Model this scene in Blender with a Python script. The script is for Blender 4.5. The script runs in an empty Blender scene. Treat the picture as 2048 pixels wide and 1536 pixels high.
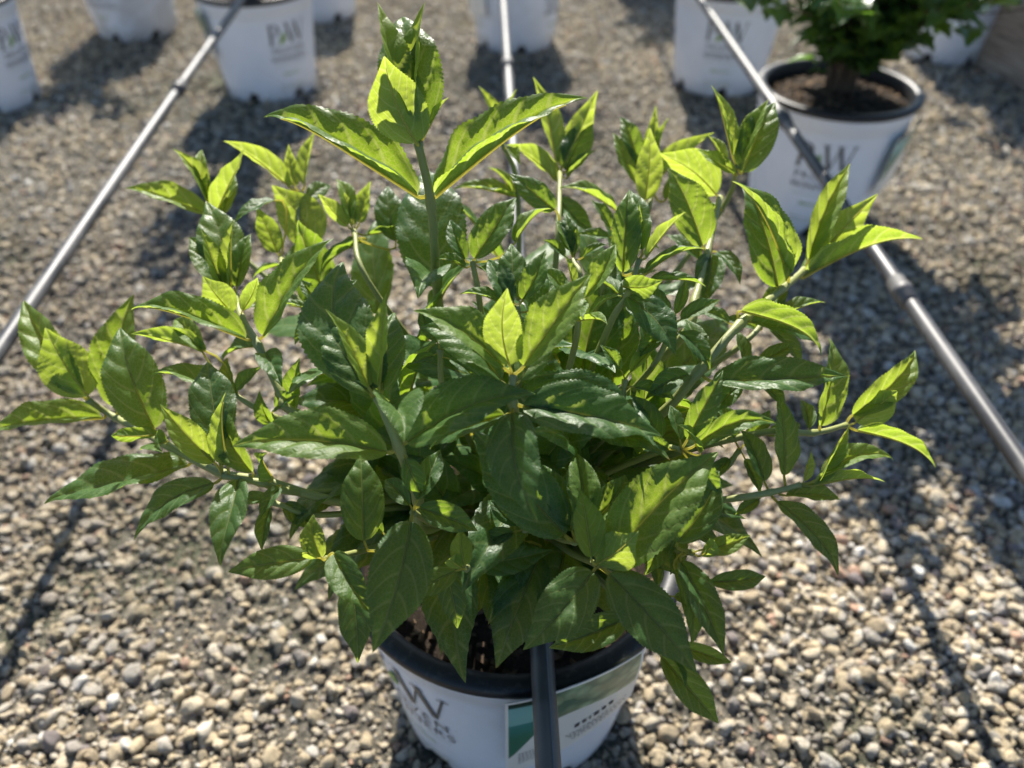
import bpy, bmesh, math, random
import numpy as np
from mathutils import Vector, Matrix

# ---------------------------------------------------------------- camera, sky, sun, exposure
sc = bpy.context.scene
col = sc.collection
PITCH = math.radians(41.5)
CAM = Vector((0.0, -0.39, 0.74))
FPX = 1540.0                                   # focal length in pixels of a 2048 px wide frame
cd = bpy.data.cameras.new("camera")
cam = bpy.data.objects.new("camera", cd); col.objects.link(cam)
cam.location = CAM
cam.rotation_euler = (math.pi / 2 - PITCH, 0, 0)
cd.sensor_width = 36.0
cd.lens = FPX / 2048 * 36.0
cd.clip_start = 0.02
cd.clip_end = 500
cd.dof.use_dof = True
cd.dof.focus_distance = 0.43
cd.dof.aperture_fstop = 5.0
sc.camera = cam

SUN_EL = math.radians(38.0)
SUN_AZ = math.radians(-2.0)                    # measured from +Y towards +X
w = bpy.data.worlds.new("World"); sc.world = w; w.use_nodes = True
nt = w.node_tree
sky = nt.nodes.new("ShaderNodeTexSky"); sky.sky_type = 'NISHITA'; sky.sun_disc = False
sky.ozone_density = 4.0; sky.air_density = 1.0; sky.dust_density = 0.6; sky.sun_elevation = SUN_EL; sky.sun_rotation = SUN_AZ
bg = nt.nodes["Background"]; bg.inputs[1].default_value = 0.064
nt.links.new(sky.outputs[0], bg.inputs[0])
sd = bpy.data.lights.new("sun", 'SUN'); sd.energy = 5.0; sd.angle = math.radians(0.53); sd.color = (1.0, 0.945, 0.85)
sun = bpy.data.objects.new("sun", sd); col.objects.link(sun)
to_sun = Vector((math.sin(SUN_AZ) * math.cos(SUN_EL), math.cos(SUN_AZ) * math.cos(SUN_EL), math.sin(SUN_EL)))
sun.rotation_euler = to_sun.to_track_quat('Z', 'Y').to_euler()
sun.location = to_sun * 6
vs = sc.view_settings
vs.view_transform = 'Standard'; vs.look = 'None'; vs.gamma = 1.0; vs.exposure = 1.3; vs.use_curve_mapping = False
sc.cycles.max_bounces = 6
sc.cycles.transparent_max_bounces = 6

RNG = random.Random(7)
NPR = np.random.default_rng(7)

# ---------------------------------------------------------------- helpers
FWD = Vector((0, math.cos(PITCH), -math.sin(PITCH)))
UPV = Vector((0, math.sin(PITCH), math.cos(PITCH)))
RIGHT = Vector((1, 0, 0))

def ray(x, y):
    return FWD + RIGHT * ((x - 1024) / FPX) + UPV * ((768 - y) / FPX)     # unit depth

def at(x, y, depth):
    return CAM + ray(x, y) * depth

def on_plane(x, y, z=0.0):
    r = ray(x, y)
    return CAM + r * ((z - CAM.z) / r.z)

def tag(o, label=None, cat=None, group=None, kind=None):
    if label: o["label"] = label
    if cat: o["category"] = cat
    if group: o["group"] = group
    if kind: o["kind"] = kind
    return o

def mesh_obj(name, verts, faces, mats, parent=None, smooth=True, fmat=None):
    me = bpy.data.meshes.new(name)
    me.from_pydata([tuple(v) for v in verts], [], faces)
    for m in (mats if isinstance(mats, (list, tuple)) else [mats]): me.materials.append(m)
    if smooth: me.polygons.foreach_set("use_smooth", [True] * len(me.polygons))
    if fmat is not None: me.polygons.foreach_set("material_index", fmat)
    me.update()
    o = bpy.data.objects.new(name, me); col.objects.link(o)
    if parent: o.parent = parent
    return o

def empty(name, loc=(0, 0, 0)):
    o = bpy.data.objects.new(name, None); col.objects.link(o); o.location = loc
    o.empty_display_size = 0.02
    return o

def tube(path, radii, sides=8, cap=True):
    """verts, faces of a tube along a list of Vectors"""
    V, F = [], []
    n = len(path)
    prev = None
    for i, p in enumerate(path):
        t = (path[min(i + 1, n - 1)] - path[max(i - 1, 0)])
        t = t.normalized() if t.length > 1e-9 else Vector((0, 0, 1))
        if prev is None:
            a = t.orthogonal().normalized()
        else:
            a = (prev - t * prev.dot(t))
            a = a.normalized() if a.length > 1e-6 else t.orthogonal().normalized()
        prev = a
        b = t.cross(a)
        r = radii[i] if isinstance(radii, (list, tuple)) else radii
        for k in range(sides):
            an = 2 * math.pi * k / sides
            V.append(p + a * (math.cos(an) * r) + b * (math.sin(an) * r))
    for i in range(n - 1):
        for k in range(sides):
            k2 = (k + 1) % sides
            F.append((i * sides + k, i * sides + k2, (i + 1) * sides + k2, (i + 1) * sides + k))
    if cap:
        F.append(tuple(reversed(range(sides))))
        F.append(tuple((n - 1) * sides + k for k in range(sides)))
    return V, F

def catmull(pts, per=6):
    P = [pts[0] * 2 - pts[1]] + list(pts) + [pts[-1] * 2 - pts[-2]]
    out = []
    for i in range(1, len(P) - 2):
        for k in range(per):
            t = k / per
            p0, p1, p2, p3 = P[i - 1], P[i], P[i + 1], P[i + 2]
            out.append(0.5 * ((2 * p1) + (p2 - p0) * t + (2 * p0 - 5 * p1 + 4 * p2 - p3) * t * t + (3 * p1 - p0 - 3 * p2 + p3) * t ** 3))
    out.append(pts[-1].copy())
    return out

# ---------------------------------------------------------------- node-material helper
class NM:
    def __init__(self, name):
        self.m = bpy.data.materials.new(name); self.m.use_nodes = True
        self.t = self.m.node_tree; self.t.nodes.clear()
        self.out = self.t.nodes.new("ShaderNodeOutputMaterial")
    def n(self, typ, **kw):
        nd = self.t.nodes.new(typ)
        for k, v in kw.items(): setattr(nd, k, v)
        return nd
    def l(self, a, b): self.t.links.new(a, b)
    def setin(self, sock, v):
        if hasattr(v, "is_output"): self.l(v, sock)
        else:
            if isinstance(v, tuple) and len(v) == 3 and sock.type == 'RGBA': v = (*v, 1)
            sock.default_value = v
    def math(self, op, a, b=None, c=None, clamp=False):
        nd = self.n("ShaderNodeMath", operation=op, use_clamp=clamp)
        for i, v in enumerate((a, b, c)):
            if v is not None: self.setin(nd.inputs[i], v)
        return nd.outputs[0]
    def mix(self, f, a, b, blend='MIX'):
        nd = self.n("ShaderNodeMix", data_type='RGBA', blend_type=blend)
        self.setin(nd.inputs[0], f); self.setin(nd.inputs[6], a); self.setin(nd.inputs[7], b)
        return nd.outputs[2]
    def ramp(self, f, stops, interp='LINEAR'):
        nd = self.n("ShaderNodeValToRGB"); cr = nd.color_ramp; cr.interpolation = interp
        while len(cr.elements) < len(stops): cr.elements.new(0.5)
        for e, (p, c) in zip(cr.elements, stops):
            e.position = p; e.color = (*c, 1) if len(c) == 3 else c
        self.setin(nd.inputs[0], f)
        return nd.outputs[0]
    def noise(self, scale, detail=3, rough=0.5, vec=None, typ="ShaderNodeTexNoise"):
        nd = self.n(typ)
        nd.inputs["Scale"].default_value = scale
        if "Detail" in nd.inputs: nd.inputs["Detail"].default_value = detail
        if "Roughness" in nd.inputs: nd.inputs["Roughness"].default_value = rough
        if vec is not None: self.l(vec, nd.inputs["Vector"])
        return nd
    def smooth(self, v, lo, hi, a=0.0, b=1.0):
        nd = self.n("ShaderNodeMapRange", interpolation_type='SMOOTHSTEP')
        self.setin(nd.inputs[0], v)
        for i, x in enumerate((lo, hi, a, b)): nd.inputs[i + 1].default_value = x
        return nd.outputs[0]
    def bump(self, h, strength=0.3, dist=0.002):
        nd = self.n("ShaderNodeBump"); nd.inputs["Strength"].default_value = strength
        nd.inputs["Distance"].default_value = dist
        self.l(h, nd.inputs["Height"])
        return nd.outputs[0]
    def bsdf(self, color, rough=0.5, spec=0.5, normal=None, coat=None):
        nd = self.n("ShaderNodeBsdfPrincipled")
        self.setin(nd.inputs["Base Color"], color); self.setin(nd.inputs["Roughness"], rough)
        self.setin(nd.inputs["Specular IOR Level"], spec)
        if normal is not None: self.l(normal, nd.inputs["Normal"])
        if coat: nd.inputs["Coat Weight"].default_value = coat
        return nd.outputs[0]
    def done(self, shader):
        self.l(shader, self.out.inputs[0]); return self.m

NV = 4.8                                         # secondary veins per leaf length
def leaf_material():
    m = NM("leaf")
    uv = m.n("ShaderNodeUVMap", uv_map="leaf").outputs[0]
    sep = m.n("ShaderNodeSeparateXYZ"); m.l(uv, sep.inputs[0])
    oi = m.n("ShaderNodeObjectInfo")
    oc = m.n("ShaderNodeSeparateColor"); m.l(oi.outputs["Color"], oc.inputs[0])
    young_lit, shade = oc.outputs[0], oc.outputs[1]
    y = m.math('ABSOLUTE', m.math('SUBTRACT', sep.outputs[1], 0.5))
    side = m.math('GREATER_THAN', sep.outputs[1], 0.5)
    x = sep.outputs[0]
    off = m.math('ADD', m.math('MULTIPLY', y, 0.25), m.math('MULTIPLY', m.math('MULTIPLY', y, y), 5.6))
    ph = m.math('ADD', m.math('MULTIPLY', m.math('SUBTRACT', x, off), NV), m.math('MULTIPLY', side, 0.35))
    fr = m.math('FRACT', ph)
    d = m.math('MINIMUM', fr, m.math('SUBTRACT', 1.0, fr))
    sec = m.smooth(d, 0.02, 0.11, 1, 0)
    mid = m.smooth(y, 0.006, 0.016, 1, 0)
    # tertiary net
    comb = m.n("ShaderNodeCombineXYZ")
    m.l(m.math('MULTIPLY', x, 1.0), comb.inputs[0]); m.l(m.math('MULTIPLY', sep.outputs[1], 1.25), comb.inputs[1])
    m.l(m.math('MULTIPLY', oi.outputs["Random"], 9.0), comb.inputs[2])
    vor = m.n("ShaderNodeTexVoronoi", feature='DISTANCE_TO_EDGE'); vor.inputs["Scale"].default_value = 30
    m.l(comb.outputs[0], vor.inputs["Vector"])
    ter = m.smooth(vor.outputs[0], 0.02, 0.13, 1, 0)
    vor2 = m.n("ShaderNodeTexVoronoi", feature='DISTANCE_TO_EDGE'); vor2.inputs["Scale"].default_value = 85
    m.l(comb.outputs[0], vor2.inputs["Vector"])
    qua = m.smooth(vor2.outputs[0], 0.02, 0.2, 1, 0)
    vein = m.math('MAXIMUM', m.math('MAXIMUM', sec, mid), m.math('MULTIPLY', ter, 0.42))
    # relief: cells bulge up between veins
    h = m.math('ADD', m.math('MULTIPLY', vor.outputs[0], 1.4), m.math('MULTIPLY', vor2.outputs[0], 0.35))
    h = m.math('SUBTRACT', h, m.math('MULTIPLY', m.math('MAXIMUM', sec, mid), 0.35))
    nz = m.noise(7, 3, 0.6, comb.outputs[0])
    h = m.math('ADD', h, m.math('MULTIPLY', nz.outputs[0], 0.5))
    nrm = m.bump(h, 0.45, 0.0004)
    # upper side
    up_old = m.mix(shade, (0.018, 0.060, 0.026), (0.034, 0.092, 0.030))
    up = m.mix(young_lit, up_old, (0.17, 0.27, 0.045))
    up = m.mix(m.math('MULTIPLY', nz.outputs[0], 0.35), up, m.mix(young_lit, (0.026, 0.075, 0.038), (0.13, 0.24, 0.04)))
    up = m.mix(m.math('MULTIPLY', vein, 0.46), up, m.mix(young_lit, (0.13, 0.21, 0.075), (0.32, 0.38, 0.10)))
    sp1 = m.noise(60, 2, 0.5, comb.outputs[0]); sp2 = m.noise(4, 2, 0.5, comb.outputs[0])
    film = m.math('MULTIPLY', m.smooth(sp1.outputs[0], 0.60, 0.72), m.smooth(sp2.outputs[0], 0.50, 0.70, 0, 0.35))
    up = m.mix(film, up, (0.40, 0.42, 0.36))
    tipb = m.math('MULTIPLY', m.smooth(x, 0.955, 0.995), m.math('GREATER_THAN', oi.outputs["Random"], 0.55))
    up = m.mix(m.math('MULTIPLY', tipb, 0.8), up, (0.16, 0.075, 0.03))
    dn = m.mix(young_lit, (0.085, 0.145, 0.070), (0.24, 0.34, 0.095))
    dn = m.mix(m.math('MULTIPLY', vein, 0.6), dn, m.mix(young_lit, (0.18, 0.25, 0.12), (0.42, 0.50, 0.20)))
    back = m.n("ShaderNodeNewGeometry").outputs["Backfacing"]
    colr = m.mix(back, up, dn)
    rough = m.math('ADD', 0.40, m.math('MULTIPLY', back, 0.25))
    rough = m.math('ADD', rough, m.math('MULTIPLY', young_lit, 0.10))
    rough = m.math('ADD', rough, m.math('MULTIPLY', m.math('SUBTRACT', nz.outputs[0], 0.5), 0.25))
    pb = m.bsdf(colr, rough, m.math('SUBTRACT', 0.30, m.math('MULTIPLY', back, 0.18)), nrm)
    tcol = m.mix(young_lit, (0.31, 0.50, 0.015), (0.46, 0.56, 0.045))
    tcol = m.mix(m.math('MULTIPLY', m.math('MAXIMUM', sec, mid), 0.55), tcol, (0.66, 0.70, 0.20))
    tcol = m.mix(m.math('MULTIPLY', ter, 0.48), tcol, (0.55, 0.62, 0.12))
    tcol = m.mix(m.math('MULTIPLY', qua, 0.2), tcol, (0.02, 0.08, 0.005))
    tr = m.n("ShaderNodeBsdfTranslucent"); m.l(tcol, tr.inputs[0])
    mx = m.n("ShaderNodeMixShader")
    m.setin(mx.inputs[0], m.math('ADD', 0.42, m.math('MULTIPLY', young_lit, 0.18)))
    m.l(pb, mx.inputs[1]); m.l(tr.outputs[0], mx.inputs[2])
    return m.done(mx.outputs[0])

def rib_material():
    m = NM("petiole")
    oi = m.n("ShaderNodeObjectInfo")
    oc = m.n("ShaderNodeSeparateColor"); m.l(oi.outputs["Color"], oc.inputs[0])
    c = m.mix(oc.outputs[0], (0.20, 0.235, 0.08), (0.42, 0.44, 0.15))
    pb = m.bsdf(c, 0.5, 0.4)
    tr = m.n("ShaderNodeBsdfTranslucent"); tr.inputs[0].default_value = (0.80, 0.74, 0.26, 1)
    mx = m.n("ShaderNodeMixShader"); mx.inputs[0].default_value = 0.7
    m.l(pb, mx.inputs[1]); m.l(tr.outputs[0], mx.inputs[2])
    return m.done(mx.outputs[0])

def stem_material():
    m = NM("stem")
    n1 = m.noise(60, 4, 0.6)
    geo = m.n("ShaderNodeNewGeometry")
    sp = m.n("ShaderNodeSeparateXYZ"); m.l(geo.outputs["Position"], sp.inputs[0])
    hgt = m.smooth(m.math('ADD', sp.outputs[2], m.math('MULTIPLY', n1.outputs[0], 0.06)), 0.27, 0.40)
    c = m.mix(hgt, (0.19, 0.145, 0.085), (0.24, 0.26, 0.085))
    n2 = m.noise(400, 2, 0.6)
    c = m.mix(m.smooth(n2.outputs[0], 0.55, 0.7, 0, 0.5), c, (0.09, 0.07, 0.04))
    return m.done(m.bsdf(c, 0.5, 0.45, m.bump(n1.outputs[0], 0.25, 0.001)))

M_LEAF, M_RIB, M_STEM = leaf_material(), rib_material(), stem_material()

# ---------------------------------------------------------------- ground and gravel
def ground_material():
    m = NM("dark_grit")
    geo = m.n("ShaderNodeNewGeometry")
    a = m.noise(170, 5, 0.7, geo.outputs["Position"])
    b = m.noise(2.2, 4, 0.6, geo.outputs["Position"])
    c = m.ramp(a.outputs[0], [(0.3, (0.035, 0.034, 0.027)), (0.5, (0.10, 0.092, 0.074)), (0.72, (0.30, 0.26, 0.20))])
    moss = m.math('MULTIPLY', m.smooth(b.outputs[0], 0.50, 0.66), 0.45)
    c = m.mix(moss, c, m.mix(a.outputs[0], (0.020, 0.034, 0.012), (0.085, 0.11, 0.04)))
    return m.done(m.bsdf(c, 0.9, 0.2, m.bump(a.outputs[0], 0.9, 0.006)))

def stone_material():
    m = NM("pebble")
    oi = m.n("ShaderNodeObjectInfo")
    geo = m.n("ShaderNodeNewGeometry")
    tc = m.n("ShaderNodeTexCoord")
    stops = [(0.0, (0.44, 0.35, 0.23)), (0.10, (0.60, 0.49, 0.32)), (0.34, (0.67, 0.57, 0.41)), (0.54, (0.58, 0.51, 0.39)),
             (0.66, (0.46, 0.425, 0.37)), (0.75, (0.34, 0.31, 0.28)), (0.79, (0.72, 0.65, 0.53)), (0.88, (0.54, 0.34, 0.24)),
             (0.91, (0.22, 0.19, 0.19)), (0.95, (0.78, 0.75, 0.68))]
    c = m.ramp(oi.outputs["Random"], stops, 'CONSTANT')
    n1 = m.noise(2.2, 4, 0.65, tc.outputs["Object"])
    c = m.mix(m.smooth(n1.outputs[0], 0.42, 0.72, 0, 0.55), c, (0.20, 0.165, 0.115))
    n2 = m.noise(9, 3, 0.7, tc.outputs["Object"])
    c = m.mix(m.smooth(n2.outputs[0], 0.55, 0.75, 0, 0.4), c, (0.60, 0.53, 0.40))
    wn = m.noise(2.2, 4, 0.6, geo.outputs["Position"])
    moss = m.math('MULTIPLY', m.smooth(wn.outputs[0], 0.48, 0.68), m.smooth(n1.outputs[0], 0.35, 0.6, 0.1, 0.75))
    c = m.mix(moss, c, (0.080, 0.088, 0.045))
    wn2 = m.noise(1.1, 3, 0.5, geo.outputs["Position"])
    c = m.mix(m.smooth(wn2.outputs[0], 0.40, 0.62, 0.08, 0.5), c, (0.20, 0.165, 0.12))  # large brown patches: dirt, plus backlit darkening put into the colour
    return m.done(m.bsdf(c, 0.82, 0.25, m.bump(n2.outputs[0], 0.5, 0.15)))

M_GROUND, M_STONE = ground_material(), stone_material()

def build_ground():
    gx = np.linspace(-1, 1, 81); gx = np.sign(gx) * (np.abs(gx) ** 2.4) * 60
    gy = gx + 0.6
    V = []
    for yy in gy:
        for xx in gx:
            V.append((xx, yy, -0.001 + 0.004 * math.sin(xx * 5.1 + yy * 2.3) * math.cos(yy * 4.3 - xx)))
    n = len(gx)
    F = [(j * n + i, j * n + i + 1, (j + 1) * n + i + 1, (j + 1) * n + i) for j in range(n - 1) for i in range(n - 1)]
    o = mesh_obj("ground", V, F, M_GROUND)
    tag(o, kind="structure", label="dark gritty mossy ground under the gravel")
build_ground()

def gz(x, y):
    return -0.001 + 0.004 * np.sin(x * 5.1 + y * 2.3) * np.cos(y * 4.3 - x)

def build_gravel():
    # stone shapes
    src = bpy.data.collections.new("pebble_shapes")
    for k in range(9):
        bm = bmesh.new()
        bmesh.ops.create_icosphere(bm, subdivisions=3, radius=1.0)
        rr = random.Random(100 + k)
        planes = []
        for _ in range(rr.randint(11, 17)):
            v = Vector((rr.gauss(0, 1), rr.gauss(0, 1), rr.gauss(0, 1))).normalized()
            planes.append((v, rr.uniform(0.58, 0.86)))
        sx, sy, sz = rr.uniform(0.95, 1.35), rr.uniform(0.75, 1.0), rr.uniform(0.5, 0.8)
        for v in bm.verts:
            p = v.co.copy()
            for nrm, dd in planes:                       # chip facets, kept a little round
                e = p.dot(nrm) - dd
                if e > 0: p -= nrm * e * 0.96
            p *= 1 + 0.05 * math.sin(p.x * 5 + k) * math.cos(p.y * 6 + 2 * k)
            v.co = Vector((p.x * sx, p.y * sy, p.z * sz))
        me = bpy.data.meshes.new("pebble"); bm.to_mesh(me); bm.free()
        me.polygons.foreach_set("use_smooth", [True] * len(me.polygons))
        me.materials.append(M_STONE)
        so = bpy.data.objects.new("pebble_shape", me); src.objects.link(so)
    # points
    P, S = [], []
    def zone(n, x0, x1, y0, y1, smin, smax, power, lift):
        x = NPR.uniform(x0, x1, n); y = NPR.uniform(y0, y1, n)
        s = smin + (smax - smin) * NPR.random(n) ** power
        # bare, finer patches
        patch = np.sin(x * 7.3 + 1.2 * np.sin(y * 5.0)) * np.sin(y * 6.1 + x * 2.0 + 1.3 * np.sin(x * 3.3))
        keep = NPR.random(n) > np.clip((patch - 0.25) * 0.9, 0, 0.62)
        keep |= s < smin + 0.18 * (smax - smin)
        keep &= ~((np.abs(x) < 0.9 * 1024 / FPX * 0 + 0.085) & (np.abs(y) < 0.085))
        x, y, s = x[keep], y[keep], s[keep]
        z = gz(x, y) + s * lift * NPR.uniform(0.2, 1.0, len(s))
        P.append(np.stack([x, y, z], 1)); S.append(s)
    zone(44000, -1.0, 1.05, -0.42, 0.75, 0.0016, 0.0060, 1.7, 0.55)
    zone(30000, -1.0, 1.05, -0.42, 0.75, 0.0034, 0.0104, 2.6, 0.8)
    zone(60000, -1.0, 1.05, -0.42, 0.60, 0.0009, 0.0022, 1.3, 0.9)
    zone(42000, -1.9, 1.9, 0.75, 2.4, 0.0026, 0.0085, 1.5, 0.6)
    zone(16000, -1.9, 1.9, 0.75, 2.4, 0.0045, 0.0100, 3.0, 0.75)
    zone(26000, -3.2, 3.2, 2.4, 4.4, 0.0045, 0.0115, 1.5, 0.6)
    zone(11000, -3.2, -1.9, -0.42, 2.4, 0.0045, 0.0115, 1.6, 0.6)
    zone(11000, 1.9, 3.2, -0.42, 2.4, 0.0045, 0.0115, 1.6, 0.6)
    zone(26000, -5.0, 5.0, 4.4, 8.0, 0.007, 0.016, 1.5, 0.6)
    zone(5000, -1.9, -1.0, -0.42, 0.75, 0.004, 0.011, 2, 0.6)
    zone(5000, 1.05, 1.95, -0.42, 0.75, 0.004, 0.011, 2, 0.6)
    P = np.concatenate(P); S = np.concatenate(S); n = len(P)
    me = bpy.data.meshes.new("gravel")
    me.vertices.add(n); me.vertices.foreach_set("co", P.ravel())
    def attr(name, typ, key, arr):
        a = me.attributes.new(name, typ, 'POINT'); a.data.foreach_set(key, np.ascontiguousarray(arr).ravel())
    attr("size", 'FLOAT', "value", S.astype(np.float32))
    attr("pick", 'INT', "value", NPR.integers(0, 9, n).astype(np.int32))
    rot = np.stack([NPR.normal(0, 0.45, n), NPR.normal(0, 0.45, n), NPR.uniform(0, 6.283, n)], 1)
    attr("turn", 'FLOAT_VECTOR', "vector", rot.astype(np.float32))
    o = bpy.data.objects.new("gravel", me); col.objects.link(o)
    ng = bpy.data.node_groups.new("scatter_pebbles", 'GeometryNodeTree')
    ng.interface.new_socket("Geometry", in_out='INPUT', socket_type='NodeSocketGeometry')
    ng.interface.new_socket("Geometry", in_out='OUTPUT', socket_type='NodeSocketGeometry')
    gi = ng.nodes.new("NodeGroupInput"); go = ng.nodes.new("NodeGroupOutput")
    ci = ng.nodes.new("GeometryNodeCollectionInfo"); ci.inputs["Collection"].default_value = src
    ci.inputs["Separate Children"].default_value = True; ci.inputs["Reset Children"].default_value = True
    iop = ng.nodes.new("GeometryNodeInstanceOnPoints"); iop.inputs["Pick Instance"].default_value = True
    def named(nm, typ):
        a = ng.nodes.new("GeometryNodeInputNamedAttribute"); a.data_type = typ; a.inputs["Name"].default_value = nm
        return a.outputs["Attribute"]
    ng.links.new(gi.outputs[0], iop.inputs["Points"])
    ng.links.new(ci.outputs[0], iop.inputs["Instance"])
    ng.links.new(named("pick", 'INT'), iop.inputs["Instance Index"])
    e2r = ng.nodes.new("FunctionNodeEulerToRotation")
    ng.links.new(named("turn", 'FLOAT_VECTOR'), e2r.inputs[0])
    ng.links.new(e2r.outputs[0], iop.inputs["Rotation"])
    ng.links.new(named("size", 'FLOAT'), iop.inputs["Scale"])
    ng.links.new(iop.outputs[0], go.inputs[0])
    md = o.modifiers.new("scatter", 'NODES'); md.node_group = ng
    tag(o, "loose tan and grey pea gravel covering the ground", "gravel", kind="stuff")
build_gravel()

# ---------------------------------------------------------------- nursery pots
POT_H, R_TOP, R_BOT = 0.24, 0.134, 0.110

def pot_materials():
    m = NM("white_pot_plastic")
    tc = m.n("ShaderNodeTexCoord")
    geo = m.n("ShaderNodeNewGeometry")
    sp = m.n("ShaderNodeSeparateXYZ"); m.l(tc.outputs["Object"], sp.inputs[0])
    oi = m.n("ShaderNodeObjectInfo")
    oc = m.n("ShaderNodeSeparateColor"); m.l(oi.outputs["Color"], oc.inputs[0])
    n1 = m.noise(9, 5, 0.65, tc.outputs["Object"]); n2 = m.noise(130, 4, 0.7, tc.outputs["Object"])
    low = m.smooth(m.math('ADD', sp.outputs[2], m.math('MULTIPLY', n1.outputs[0], 0.05)), 0.02, 0.075, 1, 0)
    dirt = m.math('ADD', m.math('MULTIPLY', low, m.smooth(n2.outputs[0], 0.35, 0.65, 0.15, 0.9)), m.smooth(n2.outputs[0], 0.66, 0.76, 0, 0.55))
    grime = m.math('MULTIPLY', m.smooth(n1.outputs[0], 0.35, 0.62), oc.outputs[0])
    dirt = m.math('ADD', dirt, m.math('MULTIPLY', grime, 0.7), clamp=True)
    c = m.mix(m.math('MULTIPLY', dirt, 0.75), (0.75, 0.79, 0.88), (0.26, 0.23, 0.19))
    M1 = m.done(m.bsdf(c, 0.42, 0.45, m.bump(n2.outputs[0], 0.08, 0.001)))
    m = NM("black_pot_plastic")
    n1 = m.noise(40, 4, 0.6)
    c = m.mix(m.smooth(n1.outputs[0], 0.5, 0.75, 0, 0.35), (0.018, 0.019, 0.022), (0.12, 0.11, 0.10))
    M2 = m.done(m.bsdf(c, 0.46, 0.4, m.bump(n1.outputs[0], 0.15, 0.001)))
    m = NM("pot_print_grey"); M3 = m.done(m.bsdf((0.10, 0.10, 0.105), 0.5, 0.4))
    m = NM("pot_print_green"); M4 = m.done(m.bsdf((0.22, 0.36, 0.09), 0.5, 0.4))
    m = NM("pot_print_pale"); M5 = m.done(m.bsdf((0.42, 0.46, 0.34), 0.5, 0.4))
    m = NM("potting_soil")
    a = m.noise(120, 5, 0.7); b = m.noise(30, 3, 0.6)
    c = m.ramp(a.outputs[0], [(0.3, (0.010, 0.008, 0.006)), (0.55, (0.045, 0.032, 0.022)), (0.8, (0.16, 0.11, 0.07))])
    M6 = m.done(m.bsdf(c, 0.9, 0.2, m.bump(a.outputs[0], 0.9, 0.005)))
    m = NM("bark_chip")
    oi = m.n("ShaderNodeObjectInfo"); geo = m.n("ShaderNodeNewGeometry")
    a = m.noise(25, 2, 0.5, geo.outputs["Position"])
    c = m.ramp(a.outputs[0], [(0.3, (0.03, 0.02, 0.013)), (0.5, (0.10, 0.065, 0.04)), (0.7, (0.24, 0.16, 0.095))])
    M7 = m.done(m.bsdf(c, 0.85, 0.2))
    return M1, M2, M3, M4, M5, M6, M7
M_WHITE, M_BLACK, M_PG, M_PGREEN, M_PPALE, M_SOIL, M_BARK = pot_materials()

def pot_r(z):
    return R_BOT + (R_TOP - R_BOT) * (z / POT_H)

def lathe(profile, seg, notch=None):
    V, F = [], []
    for i, (r, z) in enumerate(profile):
        for k in range(seg):
            a = 2 * math.pi * k / seg
            zz = z
            if notch and i in notch[0]:
                f = ((k * notch[1]) % seg) / seg
                if f < 0.25: zz = max(z, 0.024 if 0.03 < f < 0.22 else 0.012)
            V.append((r * math.cos(a), r * math.sin(a), zz))
    n = len(profile)
    for i in range(n - 1):
        for k in range(seg):
            k2 = (k + 1) % seg
            F.append((i * seg + k, i * seg + k2, (i + 1) * seg + k2, (i + 1) * seg + k))
    return V, F

P_POLY = [[(0, 0), (.26, 0), (.26, .035), (.19, .06), (.19, .94), (.26, .965), (0, 1), (0, .965), (.07, .94), (.07, .06), (0, .035)]]
def stroke(a, b, wd):
    (x0, y0), (x1, y1) = a, b
    return [(x0 - wd / 2, y0), (x0 + wd / 2, y0), (x1 + wd / 2, y1), (x1 - wd / 2, y1)]
def glyph_polys():
    dark, green = [], []
    dark += [stroke((.13, 0), (.13, 1), .13), [(0, 0), (.27, 0), (.27, .04), (0, .04)], [(0, .96), (.3, .96), (.3, 1), (0, 1)]]
    # bowl of the P
    N = 10; cx, cy, ro_x, ro_y, ri_x, ri_y = .28, .72, .30, .28, .17, .235
    for k in range(N):
        a0 = -math.pi / 2 + math.pi * k / N; a1 = -math.pi / 2 + math.pi * (k + 1) / N
        dark.append([(cx + ri_x * math.cos(a0), cy + ri_y * math.sin(a0)), (cx + ro_x * math.cos(a0), cy + ro_y * math.sin(a0)),
                     (cx + ro_x * math.cos(a1), cy + ro_y * math.sin(a1)), (cx + ri_x * math.cos(a1), cy + ri_y * math.sin(a1))])
    for yy in (.445, .955): dark.append([(.19, yy), (.3, yy), (.3, yy + .045), (.19, yy + .045)])
    ox = .88
    dark += [stroke((ox + .36, 0), (ox + .1, 1), .135), stroke((ox + .38, 0), (ox + .62, .95), .05),
             stroke((ox + .86, 0), (ox + .60, 1), .135), stroke((ox + .88, 0), (ox + 1.14, 1), .055)]
    for sx, wd in ((ox - .04, .3), (ox + .47, .3), (ox + 1.02, .24)):
        dark.append([(sx, .965), (sx + wd, .965), (sx + wd, 1.0), (sx, 1.0)])
    g = []
    for k in range(11):
        t = k / 10; g.append((.50 + .36 * t, -.02 + .62 * t + .13 * math.sin(math.pi * t)))
    for k in range(10, -1, -1):
        t = k / 10; g.append((.50 + .36 * t + .20 * math.sin(math.pi * t), -.02 + .62 * t - .10 * math.sin(math.pi * t)))
    green.append(g)
    return dark, green

def text_mesh(body, size, spacing=1.0):
    cu = bpy.data.curves.new("print", 'FONT'); cu.body = body; cu.size = size; cu.align_x = 'CENTER'
    cu.space_character = spacing; cu.resolution_u = 2
    o = bpy.data.objects.new("print", cu); col.objects.link(o)
    dg = bpy.context.evaluated_depsgraph_get()
    me = bpy.data.meshes.new_from_object(o.evaluated_get(dg))
    vs_ = [v.co.copy() for v in me.vertices]; fs = [tuple(p.vertices) for p in me.polygons]
    bpy.data.objects.remove(o); bpy.data.curves.remove(cu); bpy.data.meshes.remove(me)
    return vs_, fs

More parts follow.
